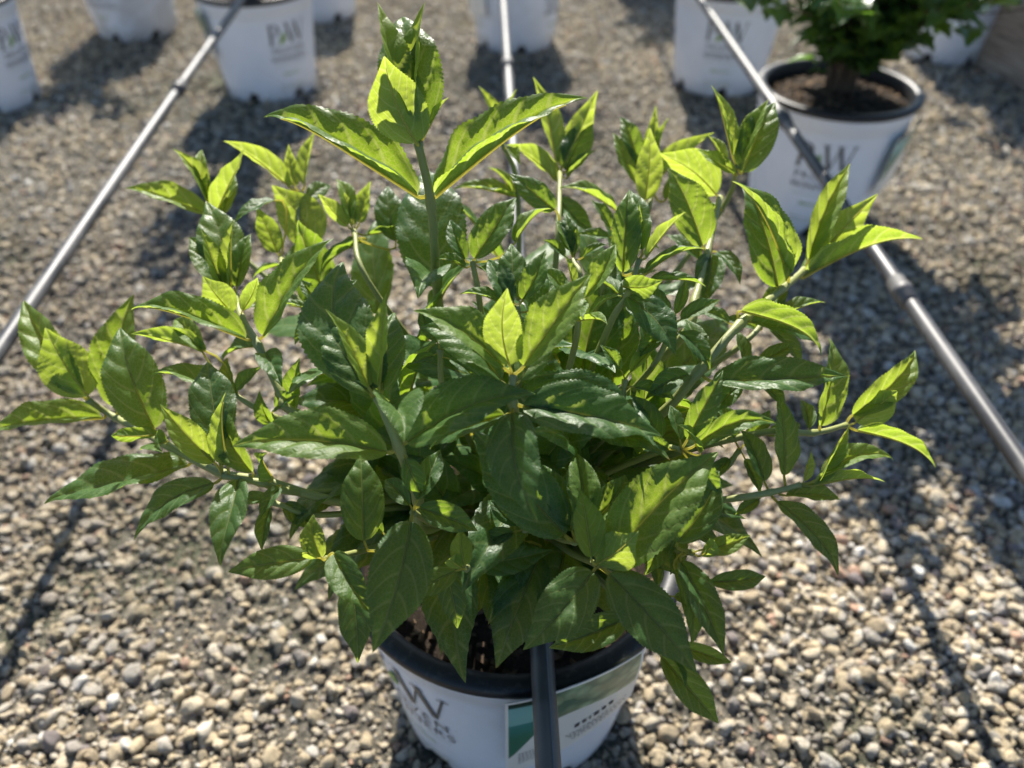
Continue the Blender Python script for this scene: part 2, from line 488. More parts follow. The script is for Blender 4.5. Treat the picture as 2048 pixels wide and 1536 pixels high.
T_PROVEN = text_mesh("PROVEN", 0.0195, 1.25)
T_WINNERS = text_mesh("WINNERS", 0.0195, 1.12)

def wrap(p2, ang0, z0, off=0.0012):
    """flat print coordinates (x right, y up, metres) laid on the cone of the pot"""
    z = z0 + p2[1]; r = pot_r(z) + off; a = ang0 + p2[0] / r
    return (r * math.cos(a), r * math.sin(a), z)

def polys_to_mesh(polys, scale, ox, oy, ang0, z0):
    bm = bmesh.new()
    for pl in polys:
        bm.faces.new([bm.verts.new((ox + x * scale, oy + y * scale, 0)) for x, y in pl])
    bmesh.ops.triangulate(bm, faces=bm.faces[:])
    bmesh.ops.subdivide_edges(bm, edges=[e for e in bm.edges if e.calc_length() > 0.006], cuts=2)
    bmesh.ops.triangulate(bm, faces=bm.faces[:])
    V = [wrap((v.co.x, v.co.y), ang0, z0) for v in bm.verts]
    bm.verts.index_update()
    F = [tuple(v.index for v in f.verts) for f in bm.faces]
    bm.free()
    return V, F

def join(parts):
    V, F = [], []
    for v, f in parts:
        b = len(V); V += list(v); F += [tuple(i + b for i in ff) for ff in f]
    return V, F

def make_pot_proto():
    """meshes of one pot, shared by all"""
    seg = 96
    prof = [(R_BOT * 0.93, 0.0), (R_BOT - .003, 0.0), (R_BOT, 0.004), (R_BOT + .0007, 0.009), (pot_r(.027), .027)]
    prof += [(pot_r(z), z) for z in (.05, .1, .15, .19)] + [(pot_r(.205), .205), (pot_r(.207) + .0016, .207), (pot_r(.2275) + .002, .2275)]
    V, F = lathe(prof, seg, ((0, 1, 2, 3), 6))
    d = {}
    me = bpy.data.meshes.new("wall"); me.from_pydata(V, [], F); me.materials.append(M_WHITE); d["wall"] = me
    rim = [(pot_r(.2275) + .0022, .2272), (R_TOP + .0052, .2300), (R_TOP + .0062, .2345), (R_TOP + .0058, .2380), (R_TOP + .0030, .2400),
           (R_TOP - .0035, .2402), (R_TOP - .0085, .2388), (R_TOP - .0105, .2350), (R_TOP - .0120, .2200), (R_TOP - .0130, .17), (R_BOT - .006, .006), (.001, .006)]
    V, F = lathe(rim, seg)
    me = bpy.data.meshes.new("rim"); me.from_pydata(V, [], F); me.materials.append(M_BLACK); d["rim"] = me
    dark, green = glyph_polys()
    S = 0.046; z0 = 0.10
    NP = 3 + 10 + 2                                   # polygons of the P, the others are the W
    def put(nm, vf, mat):
        me = bpy.data.meshes.new(nm); me.from_pydata(vf[0], [], vf[1]); me.materials.append(mat); d[nm] = me
    put("printed_p", polys_to_mesh(dark[:NP], S, -1.02 * S, 0.038, 0, z0), M_PG)
    put("printed_w", polys_to_mesh(dark[NP:], S, -1.02 * S, 0.038, 0, z0), M_PG)
    put("printed_leaf", polys_to_mesh(green, S, -1.02 * S, 0.038, 0, z0), M_PGREEN)
    put("printed_words", join([([wrap((v.x, v.y + yy), 0, z0) for v in tv], tf) for (tv, tf), yy in ((T_PROVEN, 0.0165), (T_WINNERS, -0.003))]), M_PG)
    rr = random.Random(5); pl = []; x = -0.022
    while x < 0.020:
        ww = rr.uniform(.0012, .0028); hh = rr.uniform(.002, .005)
        pl.append([(x, -.034), (x + ww, -.034), (x + ww, -.034 + hh), (x, -.034 + hh)]); x += ww + .0009
    put("printed_slogan", polys_to_mesh(pl, 1, 0, 0, 0, z0), M_PGREEN)
    pl = []
    for ln in range(2):
        x = -0.034
        while x < 0.034:
            ww = rr.uniform(.0008, .003); hh = rr.uniform(.0015, .0028); yy = -.062 - ln * .0075
            pl.append([(x, yy), (x + ww, yy), (x + ww, yy + hh), (x, yy + hh)]); x += ww + .0012
    pl.append([(-.04, -.0135), (.04, -.0135), (.04, -.0125), (-.04, -.0125)])
    put("printed_small_type", polys_to_mesh(pl, 1, 0, 0, 0, z0), M_PPALE)
    # soil: rough disc with bark chips
    zs = 0.214; rs = R_TOP - .0118
    V, F = [(0, 0, zs + .012)], []
    rings, sg = 14, 48
    for i in range(1, rings + 1):
        for k in range(sg):
            a = 2 * math.pi * k / sg; r = rs * i / rings
            V.append((r * math.cos(a), r * math.sin(a), zs + .012 * (1 - (i / rings) ** 2) + RNG.uniform(-.0025, .0025) * (i < rings)))
    for k in range(sg): F.append((0, 1 + k, 1 + (k + 1) % sg))
    for i in range(rings - 1):
        for k in range(sg):
            a, b = 1 + i * sg + k, 1 + i * sg + (k + 1) % sg
            F.append((a, b, b + sg, a + sg) if False else (a, a + sg, b + sg, b))
    fm = [0] * len(F)
    for _ in range(520):
        a = RNG.uniform(0, 6.283); r = rs * math.sqrt(RNG.random()) * .96
        c = Vector((r * math.cos(a), r * math.sin(a), zs + .012 * (1 - (r / rs) ** 2) + .001))
        q = Matrix.Rotation(RNG.uniform(0, 6.28), 3, 'Z') @ Matrix.Rotation(RNG.uniform(-.6, .6), 3, 'X') @ Matrix.Rotation(RNG.uniform(-.5, .5), 3, 'Y')
        sx, sy, sz = RNG.uniform(.002, .0065), RNG.uniform(.0012, .0032), RNG.uniform(.0006, .0016)
        b = len(V)
        for dx, dy, dz in ((-1, -.7, -1), (1, -1, -1), (.8, 1, -1), (-1, .8, -1), (-.8, -.6, 1), (.8, -.8, 1), (.6, .8, 1), (-.8, .6, 1)):
            V.append(tuple(c + q @ Vector((dx * sx, dy * sy, dz * sz))))
        for f in ((0, 3, 2, 1), (4, 5, 6, 7), (0, 1, 5, 4), (1, 2, 6, 5), (2, 3, 7, 6), (3, 0, 4, 7)):
            F.append(tuple(b + i for i in f)); fm.append(1)
    me = bpy.data.meshes.new("soil"); me.from_pydata(V, [], F); me.materials.append(M_SOIL); me.materials.append(M_BARK)
    me.polygons.foreach_set("material_index", fm); d["soil"] = me
    for k in ("wall", "rim"):
        d[k].polygons.foreach_set("use_smooth", [True] * len(d[k].polygons))
    return d
POT = make_pot_proto()
GROUP_POTS = "white nursery pots standing on the gravel"

def place_pot(loc, turn, label, grime=0.2, tilt=(0, 0)):
    t = empty("nursery_pot", loc); t.rotation_euler = (tilt[0], tilt[1], turn)
    for nm in ("wall", "rim", "soil"):
        o = bpy.data.objects.new(nm, POT[nm]); col.objects.link(o); o.parent = t
        o.color = (grime, RNG.random(), 0, 1)
        if nm == "wall": wl = o
        if nm == "soil": o["kind"] = "stuff"
    for j in (0, 1):                                   # the print repeats round the pot
        for nm in ("printed_p", "printed_w", "printed_leaf", "printed_words", "printed_slogan", "printed_small_type"):
            o = bpy.data.objects.new({"printed_p": "printed_letter", "printed_w": "printed_letter"}.get(nm, nm), POT[nm]); col.objects.link(o); o.parent = wl
            o.rotation_euler = (0, 0, -2 * math.pi * j / 3)
            if nm in ("printed_words", "printed_slogan", "printed_small_type"): o["kind"] = "stuff"
    tag(t, label, "pot", GROUP_POTS)
    return t

def gp(x, y):
    p = on_plane(x, y, 0.0); p.z = 0.001
    return p

FRONT = -math.pi / 2
near_pot = place_pot((0, 0, 0.001), FRONT - math.radians(44), "white nursery pot with black rim holding the big hydrangea, black pipe crossing over it", 0.25)
pos = {}
def far(key, x, y, turn, label, grime):
    pos[key] = gp(x, y)
    a = math.atan2(CAM.y - pos[key].y, CAM.x - pos[key].x)
    return place_pot(pos[key], a + math.radians(turn), label, grime)
far("A", 547, 175, 26, "white nursery pot with shiny black rim and bare soil, thin dark pipe crossing its rim", 0.1)
far("B", -14, 203, 50, "white nursery pot with a green sprig at its rim, beside the grimy stained pot", 0.1)
far("C", 280, 63, 75, "grimy stained white nursery pot standing alone beyond the dark pipe", 0.9)
far("D", 642, 28, 80, "white nursery pot partly hidden behind the pot with bare soil", 0.2)
far("E", 1031, 85, 62, "white nursery pot standing behind the pale sunlit pipe", 0.35)
far("F", 1432, 165, 2, "white nursery pot with dark foliage and a grey pipe slanting across its lettering", 0.15)
far("G", 1610, 418, 4, "white nursery pot holding the bushy small-leaved shrub", 0.1)
far("H", 1878, 106, 40, "white nursery pot half hidden behind the bushy shrub, beside the timber", 0.3)
pos["I"] = Vector((1.75, 2.05, 0.001)); place_pot(pos["I"], 2.0, "white nursery pot standing behind the weathered timber", 0.2)
far("J", 1290, -42, 70, "white nursery pot whose shadow falls between the pale pipe and the lettered pot", 0.2)

# ---------------------------------------------------------------- irrigation pipes
def pipe_material():
    m = NM("black_polythene_pipe")
    tc = m.n("ShaderNodeTexCoord")
    n1 = m.noise(14, 4, 0.6, tc.outputs["Object"]); n2 = m.noise(220, 3, 0.6, tc.outputs["Object"])
    c = m.mix(m.smooth(n1.outputs[0], 0.35, 0.7, 0.15, 0.7), (0.016, 0.017, 0.021), (0.15, 0.145, 0.14))
    r = m.math('ADD', 0.34, m.math('MULTIPLY', n1.outputs[0], 0.26))
    return m.done(m.bsdf(c, r, 0.5, m.bump(n2.outputs[0], 0.12, 0.0008)))
M_PIPE = pipe_material()
def highlight_material():
    m = NM("pipe_highlight"); return m.done(m.bsdf((0.12, 0.13, 0.15), 0.5, 0.4))
M_HIGHLIGHT = highlight_material()

def build_pipe(x0, y0, slope, label, couplings, wob):
    R = 0.0082
    pts = []
    y = -1.3
    while y < 5.0:
        pts.append(Vector((x0 + slope * (y - y0) + wob * math.sin(y * 2.3 + x0 * 9), y, 0.2475 + 0.0015 * math.sin(y * 3.1 + x0)))); y += 0.06
    root = empty("irrigation_pipe", pts[0]); inv = Matrix.Translation(-pts[0])
    V, F = tube(pts, R, 16)
    mesh_obj("tube", [inv @ v for v in V], F, M_PIPE, root)
    # painted highlight: paler strip along the top side
    SV, SF = [], []
    for p in pts:
        for a in (0.30, 0.36, 0.42):
            SV.append(inv @ (p + Vector((math.sin(a) * (R + .0002), 0, math.cos(a) * (R + .0002)))))
    for i in range(len(pts) - 1):
        for k in range(2): SF.append((i * 3 + k, i * 3 + k + 1, i * 3 + k + 4, i * 3 + k + 3))
    mesh_obj("highlight_line", SV, SF, M_HIGHLIGHT, root)
    for yc in couplings:
        i = min(range(len(pts)), key=lambda k: abs(pts[k].y - yc))
        c = pts[i]; d = (pts[i + 1] - pts[i - 1]).normalized()
        prof = [(-.022, R + .0006), (-.021, R + .0022), (-.006, R + .0022), (-.005, R + .0036), (.005, R + .0036), (.006, R + .0022), (.021, R + .0022), (.022, R + .0006)]
        V, F = tube([c + d * a for a, _ in prof], [r for _, r in prof], 16)
        mesh_obj("coupling", [inv @ v for v in V], F, M_PIPE, root)
    tag(root, label, "pipe", "irrigation pipes running along the pot rows")
build_pipe(0.0217, 0.241 - .39, -0.0253, "black irrigation pipe crossing the rim of the big hydrangea's pot", (1.02,), 0.001)
build_pipe(0.4405, 0.45 - .39, -0.016, "grey sunlit irrigation pipe with a coupling, touching the bushy shrub's pot", (0.29, 0.80), 0.0015)
build_pipe(-0.5227, 0.615 - .39, -0.061, "dark irrigation pipe crossing the rim of the pot with bare soil", (0.95,), 0.002)

# ---------------------------------------------------------------- timber
def build_timber():
    m = NM("weathered_timber")
    tc = m.n("ShaderNodeTexCoord"); mp = m.n("ShaderNodeMapping"); mp.inputs["Scale"].default_value = (14, 1.2, 14)
    m.l(tc.outputs["Object"], mp.inputs[0])
    a = m.noise(6, 6, 0.65, mp.outputs[0]); b = m.noise(3, 3, 0.5, tc.outputs["Object"])
    c = m.ramp(a.outputs[0], [(0.3, (0.13, 0.105, 0.085)), (0.52, (0.30, 0.25, 0.205)), (0.72, (0.45, 0.40, 0.33))])
    c = m.mix(m.smooth(b.outputs[0], .5, .7, 0, .4), c, (0.09, 0.10, 0.06))
    mt = m.done(m.bsdf(c, 0.85, 0.2, m.bump(a.outputs[0], 0.7, 0.01)))
    p0, p1 = on_plane(1930, 122), on_plane(2048, 186)
    d = (p1 - p0).normalized(); side = Vector((-d.y, d.x, 0))
    if side.x < 0: side = -side
    a0 = p0 - d * 1.3; L = 2.3
    bm = bmesh.new()
    bmesh.ops.create_cube(bm, size=1.0)
    for v in bm.verts:
        v.co = Vector((v.co.x * .14, v.co.y * L, v.co.z * .19))
    bmesh.ops.bevel(bm, geom=bm.edges[:], offset=.008, segments=3, affect='EDGES')
    bmesh.ops.subdivide_edges(bm, edges=[e for e in bm.edges if abs((e.verts[0].co - e.verts[1].co).y) > 1], cuts=40)
    rr = random.Random(3)
    for v in bm.verts:
        v.co += Vector((.004 * math.sin(v.co.y * 7 + v.co.z * 20), 0, .004 * math.sin(v.co.y * 5 + 1) + .002 * rr.uniform(-1, 1)))
    me = bpy.data.meshes.new("timber_beam"); bm.to_mesh(me); bm.free(); me.materials.append(mt)
    o = bpy.data.objects.new("timber_beam", me); col.objects.link(o)
    ctr = a0 + d * (L / 2) + side * .07; o.location = (ctr.x, ctr.y, .093)
    o.rotation_euler = (0, 0, math.atan2(-d.x, d.y) + math.pi)
    tag(o, "thick weathered wooden timber lying on the gravel", "timber")
build_timber()

# ---------------------------------------------------------------- leaf builder
def leaf_shape(t):
    s = (np.clip(t, 0, 1) ** 0.58) * (np.clip(1 - t, 0, 1) ** 0.88)
    s = s / 0.5366
    tip = np.clip((t - 0.58) / 0.42, 0, 1)
    return s * (1 - 0.62 * tip * tip * (3 - 2 * tip) * (1 - tip * 0.3))

def leaf_arrays(B, T, nrm, ratio, fold=0.5, curl=0.7, cup=0.12, seed=0, rows=66, half=6, wave=1.0, attach=None, twist=0.0, relief=1.0):
    """world-space leaf from blade base B to tip T, upper side facing nrm"""
    rs = np.random.default_rng(seed)
    a = T - B; L = a.length; a = a / L
    n = nrm - a * nrm.dot(a)
    n = n.normalized() if n.length > 1e-4 else a.orthogonal().normalized()
    s = n.cross(a)
    t = np.linspace(0, 1, rows + 1)
    # midrib in (along, normal) plane
    th = curl * (0.5 - t) * 1.0 + curl * 0.35 * np.sin(t * 2.6) - curl * 0.55 * np.clip(t - .7, 0, 1)
    dx, dz = np.cos(th), np.sin(th)
    X = np.concatenate([[0], np.cumsum((dx[1:] + dx[:-1]) / 2)]); Z = np.concatenate([[0], np.cumsum((dz[1:] + dz[:-1]) / 2)])
    lean = math.atan2(Z[-1], X[-1]); ln = math.hypot(X[-1], Z[-1])
    X, Z = (X * math.cos(lean) + Z * math.sin(lean)) / ln, (-X * math.sin(lean) + Z * math.cos(lean)) / ln
    th = th - lean
    sway = 0.045 * rs.normal() * np.sin(t * math.pi)
    wdt = 0.5 * ratio * leaf_shape(t)
    teeth = np.where(np.arange(rows + 1) % 2 == 0, 1.01, 0.957)
    v = np.linspace(-1, 1, 2 * half + 1)
    V = np.sign(v) * np.abs(v) ** 0.85
    TT, VV = np.meshgrid(t, V, indexing='ij')
    edge = np.abs(VV) > 0.999
    W = wdt[:, None] * np.where(edge, teeth[:, None], 1.0)
    rad = np.abs(VV) * W
    ph0 = rs.uniform(0, 6.28, 4)
    tw = twist + 0.28 * rs.normal()
    f = fold * (1.0 - 0.25 * TT) * (1 + 0.12 * np.sin(ph0[0] + 3 * TT) * np.sign(VV))
    f = np.clip(f, -0.6, 1.35)
    Y = np.sign(VV) * rad * np.cos(f)
    H = rad * np.sin(f) - cup * (VV ** 2) * W * 1.2
    # relief: puckers between arching veins
    yy = np.abs(VV) * W
    phs = (TT - 0.25 * yy - 5.6 * yy * yy) * NV + 0.35 * (VV > 0)
    puck = np.abs(np.sin(np.pi * phs)) ** 0.75
    bulge = relief * 0.050 * puck * np.sqrt(np.clip(np.abs(VV), 0, 1)) * (1 - 0.75 * VV ** 4) * np.sqrt(np.clip(leaf_shape(TT), 0, 1)) * min(1.0, ratio / .6)
    Y = Y - np.sign(VV) * bulge * np.sin(f) * 0.9
    H = H + bulge * np.cos(f)
    # wavy margin
    H = H + wave * 0.024 * (VV ** 2) * leaf_shape(TT) * (np.sin(TT * 13 + ph0[1] + 1.7 * (VV > 0)) + 0.6 * np.sin(TT * 23 + ph0[2] * (1 + (VV > 0))))
    # twist about midrib
    ta = tw * (TT - 0.3)
    Y, H = Y * np.cos(ta) - H * np.sin(ta), Y * np.sin(ta) + H * np.cos(ta)
    PX = X[:, None] - H * np.sin(th)[:, None]
    PZ = Z[:, None] + H * np.cos(th)[:, None]
    PY = Y + sway[:, None]
    co = (np.array(B)[None, None] + L * (PX[..., None] * np.array(a) + PY[..., None] * np.array(s) + PZ[..., None] * np.array(n)))
    nr, nc = co.shape[:2]
    verts = co.reshape(-1, 3)
    idx = np.arange(nr * nc).reshape(nr, nc)
    faces = np.stack([idx[:-1, :-1], idx[1:, :-1], idx[1:, 1:], idx[:-1, 1:]], -1).reshape(-1, 4)
    uvx = TT; uvy = 0.5 + np.sign(VV) * np.abs(VV) * wdt[:, None]
    uv = np.stack([uvx, uvy], -1).reshape(-1, 2)
    # midrib + petiole tube under the blade
    mid = co[:, half, :]
    path = []
    if attach is not None:
        A = np.array(attach); Bm = mid[0]
        d = mid[1] - mid[0]; d /= np.linalg.norm(d) + 1e-9
        gap = np.linalg.norm(Bm - A)
        for k in range(4):
            q = k / 4
            c1 = Bm - d * gap * 0.5
            path.append((1 - q) ** 2 * A + 2 * q * (1 - q) * c1 + q * q * Bm)
    pk = list(range(0, int(rows * .92), 3))
    path += [mid[i] - np.array(n) * L * 0.0035 for i in pk]
    r0 = 0.00085 * (L / 0.085) ** 0.6
    rads = [r0 * 1.35] * (len(path) - len(pk)) + [r0 * (1.15 - 0.98 * i / rows) for i in pk]
    tv, tf = tube([Vector(p) for p in path], rads, 6, cap=False)
    return verts, faces, uv, tv, tf

def make_leaf(parent, B, T, nrm, ratio, young_lit=0.0, shade=None, **kw):
    verts, faces, uv, tv, tf = leaf_arrays(B, T, nrm, ratio, **kw)
    nb = len(verts)
    allv = np.concatenate([verts, np.array([tuple(v) for v in tv])])
    fl = [tuple(f) for f in faces.tolist()] + [tuple(i + nb for i in f) for f in tf]
    me = bpy.data.meshes.new("leaf")
    org = np.array(B)
    me.from_pydata((allv - org).tolist(), [], fl)
    me.materials.append(M_LEAF); me.materials.append(M_RIB)
    nf = len(faces)
    me.polygons.foreach_set("material_index", [0] * nf + [1] * len(tf))
    me.polygons.foreach_set("use_smooth", [True] * len(fl))
    ul = me.uv_layers.new(name="leaf")
    vi = np.zeros(len(me.loops), dtype=np.int32); me.loops.foreach_get("vertex_index", vi)
    uva = np.concatenate([uv, np.zeros((len(tv), 2))])
    ul.data.foreach_set("uv", uva[vi].ravel())
    o = bpy.data.objects.new("leaf", me); col.objects.link(o)
    o.parent = parent; o.location = Vector(B)
    o.color = (young_lit, RNG.random() if shade is None else shade, 0, 1)
    return o

# ---------------------------------------------------------------- the hydrangea
DOME_C = Vector((0.0, 0.03, 0.285)); DOME_R = Vector((0.28, 0.20, 0.215))
def dome_depth(x, y):
    r = ray(x, y)
    o = Vector([(CAM[i] - DOME_C[i]) / DOME_R[i] for i in range(3)])
    d = Vector([r[i] / DOME_R[i] for i in range(3)])
    A, Bq, Cq = d.dot(d), o.dot(d), o.dot(o) - 1
    disc = Bq * Bq - A * Cq
    return (-Bq - math.sqrt(disc)) / A if disc > 0 else -Bq / A

def dep(x, y, off):
    return off / 100 if off > 20 else dome_depth(x, y) + off / 100

shrub = empty("hydrangea_shrub", (0, 0, 0.22))
tag(shrub, "leafy hydrangea shrub with yellow-green shoot tips in the pot under the black pipe", "shrub")
LEAFCOUNT = [0]
WIDE = 1.62
SEEDC = [11]

def shoot(path, leaves, radius=0.0024, base=None, fill=2, fillrange=(0.25, 0.8)):
    """path: [(x, y, offset_cm or depth_cm)...] from the apex down; leaves: (bx,by,tx,ty,ratio,face,dz_tip_cm,young,{extra})"""
    P = [at(x, y, dep(x, y, o)) for x, y, o in path]
    if base is None:
        g = P[-1]; a = math.atan2(g.y - 0.0, g.x) + RNG.uniform(-.4, .4)
        rr = RNG.uniform(.012, .04)
        base = Vector((rr * math.cos(a), rr * math.sin(a), 0.222))
    low = P[-1]
    ctrl = base.lerp(low, 0.45); ctrl.z += 0.035; ctrl.x *= .92
    pts = catmull(P + [ctrl, base], 6)
    n = len(pts)
    rad = [radius * (0.64 + 0.46 * i / n) for i in range(n)]
    # swollen nodes
    for q in P[:-1] if len(P) > 1 else []:
        i = min(range(n), key=lambda k: (pts[k] - q).length); rad[i] *= 1.3
    V, F = tube(pts, rad, 8)
    org = Vector((0, 0, 0.22))
    st = mesh_obj("stem", [v - base for v in V], F, M_STEM, shrub)
    st.location = base - org
    def seg_tangent(p):
        i = min(range(n), key=lambda k: (pts[k] - p).length)
        a, b = max(i - 2, 0), min(i + 2, n - 1)
        return pts[i], (pts[a] - pts[b]).normalized()
    for lf in leaves:
        bx, by, tx, ty, ratio, face, dz, young_lit = lf[:8]  # also raised on sunlit mature leaves, so their colour carries the sun
        ex = dict(lf[8]) if len(lf) > 8 else {}
        db = ex.pop("db", 0.0)
        # depth of the nearest path point in the picture
        best = min(range(len(path)), key=lambda k: (path[k][0] - bx) ** 2 + (path[k][1] - by) ** 2)
        d0 = dep(*path[best]) + db / 100
        B = at(bx, by, d0); T = at(tx, ty, d0 + dz / 100)
        sp, u = seg_tangent(B)
        if (B - sp).length < 0.004:
            B = B + (T - B).normalized() * 0.004
        tocam = (CAM - B).normalized()
        hint = (u * 0.6 + Vector((0, 0, 0.5))) * (1 - abs(face)) + tocam * face
        if "n" in ex: hint = Vector(ex.pop("n"))
        SEEDC[0] += 1
        kw = dict(fold=0.55, curl=0.7, cup=0.10)
        if young_lit > 0.7: kw = dict(fold=0.75, curl=0.35, cup=0.02, wave=0.7)
        if abs(face) > 0.6 and young_lit <= 0.7: kw = dict(fold=0.30, curl=0.6, cup=0.12)
        kw.update(ex)
        fo = kw['fold']
        kw['fold'] = min(fo * 1.5, max(fo, .95)) if abs(face) < 0.4 else (min(fo * 1.35, max(fo, .7)) if abs(face) < 0.61 else fo * 0.9)
        ratio = min(ratio * WIDE, 0.70 if (abs(face) > 0.55 and young_lit < .6) else (1.0 if young_lit > .6 else 0.78)) if ratio < .9 else ratio
        if young_lit > .8: ratio = max(ratio, .50)
        kw['curl'] *= RNG.uniform(.8, 1.5)
        make_leaf(st, Vector(B) - base, Vector(T) - base, hint, ratio, young_lit, seed=SEEDC[0], attach=tuple(sp - base), **kw)
        LEAFCOUNT[0] += 1
    # older leaf pairs lower on the stem
    for k in range(fill):
        f = fillrange[0] + (fillrange[1] - fillrange[0]) * (k + .5) / max(fill, 1) + RNG.uniform(-.05, .05)
        j0 = (len(P) - 1) * 6
        i = int(j0 + (n - 1 - j0) * f); i = min(max(i, 1), n - 2)
        p = pts[i]; u = (pts[i - 1] - pts[i + 1]).normalized()
        az = RNG.uniform(0, math.pi)
        e1 = u.orthogonal().normalized(); e2 = u.cross(e1)
        for sgn in (0, math.pi):
            dirv = e1 * math.cos(az + sgn) + e2 * math.sin(az + sgn)
            out = Vector((p.x, p.y, 0)); out = out.normalized() if out.length > .01 else Vector((0, 1, 0))
            d = (dirv + u * RNG.uniform(.2, .6) + out * .35 + Vector((0, 0, .1))).normalized()
            L = RNG.uniform(.066, .095)
            B = p + dirv * 0.006 + u * .003; T = B + d * L
            if T.z < 0.245: T.z = 0.245 + RNG.uniform(0, .02)
            SEEDC[0] += 1
            make_leaf(st, B - base, T - base, u + Vector((0, 0, .6)), RNG.uniform(.56, .68), RNG.uniform(0, .12), seed=SEEDC[0],
                      attach=tuple(p - base), fold=RNG.uniform(.2, .5), curl=RNG.uniform(.5, 1.0), cup=.12, rows=32, half=4)
            LEAFCOUNT[0] += 1
    return st

Y_, M_, D_ = 1.0, 0.45, 0.05
# S1 tall leader
shoot([(836, 285, 43.0), (862, 408, 45.3), (873, 560, 48.7), (882, 640, 50.6)], [
    (842, 272, 803, 36, .52, .8, 2.0, .25, dict(fold=.2, curl=.8)),
    (838, 275, 754, 4, .24, .5, 0.2, 1, dict(fold=.5, n=(.65, -.45, .45))),
    (840, 275, 851, 3, .26, .5, 0.2, 1, dict(fold=.5, n=(-.65, -.45, .45))),
    (832, 286, 768, 112, .70, -.85, -2.2, .85, dict(fold=.25, curl=.5, db=-.6)),
    (840, 288, 898, 195, .35, -.3, .8, .8),
    (835, 392, 527, 235, .40, .15, 0.0, .40, dict(fold=.75, curl=.75)),
    (872, 392, 1178, 196, .40, .1, -1.5, .45, dict(fold=.75, curl=.5)),
    (868, 585, 850, 345, .55, .75, 4.5, .05, dict(fold=.18, curl=.9, db=.8)),
    (866, 545, 836, 598, .95, .45, -5.0, .12, dict(fold=.55, curl=.7, db=-.4)),
], 0.0036, fill=2)
# S2 left back cluster
shoot([(437, 440, 3), (470, 500, 3.5)], [
    (420, 430, 250, 378, .40, .3, -.5, .7, dict(fold=.6, curl=.6)),
    (415, 410, 345, 297, .33, -.2, 0, 1), (418, 400, 405, 300, .28, .3, 1.5, .7),
    (432, 428, 489, 296, .42, -.5, -.6, .8, dict(fold=.35, curl=-.3)), (440, 440, 470, 350, .35, .5, 2, .4)], fill=2)
# S3
shoot([(603, 385, 4), (615, 480, 4.5)], [
    (580, 375, 446, 282, .36, -.4, -1, .95, dict(fold=.5, curl=.6)), (590, 372, 577, 288, .40, -.6, 0, 1),
    (607, 380, 631, 262, .34, -.3, 0, .9, dict(fold=.8)), (634, 488, 543, 370, .60, -.7, -.5, .75, dict(fold=.3, curl=.5)),
    (615, 400, 662, 372, .6, .7, 2, .05)], fill=2)
shoot([(562, 515, 3), (585, 590, 3.5)], [
    (560, 516, 512, 412, .85, -.8, -.8, .55, dict(fold=.15)), (548, 400, 468, 450, .55, .35, -1.5, .05, dict(fold=.3, curl=1.0)),
    (575, 540, 640, 480, .5, .5, 2, .1), (560, 530, 505, 560, .5, .3, 0, .2)], fill=2)
# S4
shoot([(708, 462, 4), (735, 560, 5)], [
    (712, 460, 688, 384, .45, -.4, 0, .95), (695, 452, 636, 388, .45, -.4, -.5, .9, dict(fold=.4)),
    (716, 455, 742, 362, .45, -.4, .5, .7), (700, 440, 672, 360, .4, .2, 1.5, .7), (792, 482, 776, 372, .55, .8, 1.5, .05),
    (730, 480, 640, 560, .4, .3, -1, .1), (735, 470, 838, 470, .4, .3, 1, .1)], fill=2)
# S5 left middle
shoot([(470, 590, -.5), (483, 635, 0), (516, 690, .8), (562, 785, 2.0), (600, 830, 3)], [
    (455, 580, 412, 402, .40, .7, 2.5, .25, dict(fold=.3)), (445, 570, 402, 456, .42, .5, -.9, 1, dict(fold=.45, n=(.65, -.45, .45))), (462, 575, 468, 438, .38, .5, -.9, 1, dict(fold=.45, n=(-.65, -.45, .45))),
    (448, 585, 378, 475, .50, .5, 1.2, .25), (470, 585, 502, 468, .45, .6, 1.2, .45),
    (473, 636, 405, 552, .72, -.85, -2.0, .75, dict(fold=.25, curl=-.4)), (480, 632, 515, 555, .5, -.5, -1, .5, dict(fold=.6)),
    (492, 678, 262, 620, .42, .36, -.5, .40, dict(fold=.65, curl=.7)), (526, 672, 668, 477, .42, .5, 0, .45, dict(fold=.55, curl=.6)),
    (528, 700, 565, 775, .5, .6, -3, .05), (520, 690, 445, 720, .5, .4, 2.5, .1)], 0.0030, fill=2)
# S6 far left
shoot([(175, 800, -1), (232, 836, -1), (330, 888, -.6), (440, 945, 0), (530, 962, 1), (690, 1005, 4)], [
    (165, 790, 48, 600, .34, .2, 2, .55, dict(fold=.5)), (182, 802, 90, 655, .60, -.75, -1.5, .85, dict(fold=.25, curl=.3)),
    (205, 836, -22, 866, .42, .36, -1, .40, dict(fold=.6, curl=.7)), (236, 815, 268, 588, .42, .48, .3, .45, dict(fold=.55, curl=.5)),
    (308, 858, 240, 655, .50, .65, 1.5, .2, dict(fold=.3)),
    (376, 930, 88, 1008, .40, .35, -1.5, .10, dict(fold=.35, curl=.6)), (318, 868, 222, 872, .30, -.4, -3.5, .3),
    (335, 880, 325, 905, .5, -.3, -4, .3)], 0.0030, fill=1, base=Vector((-.03, -.01, .222)))
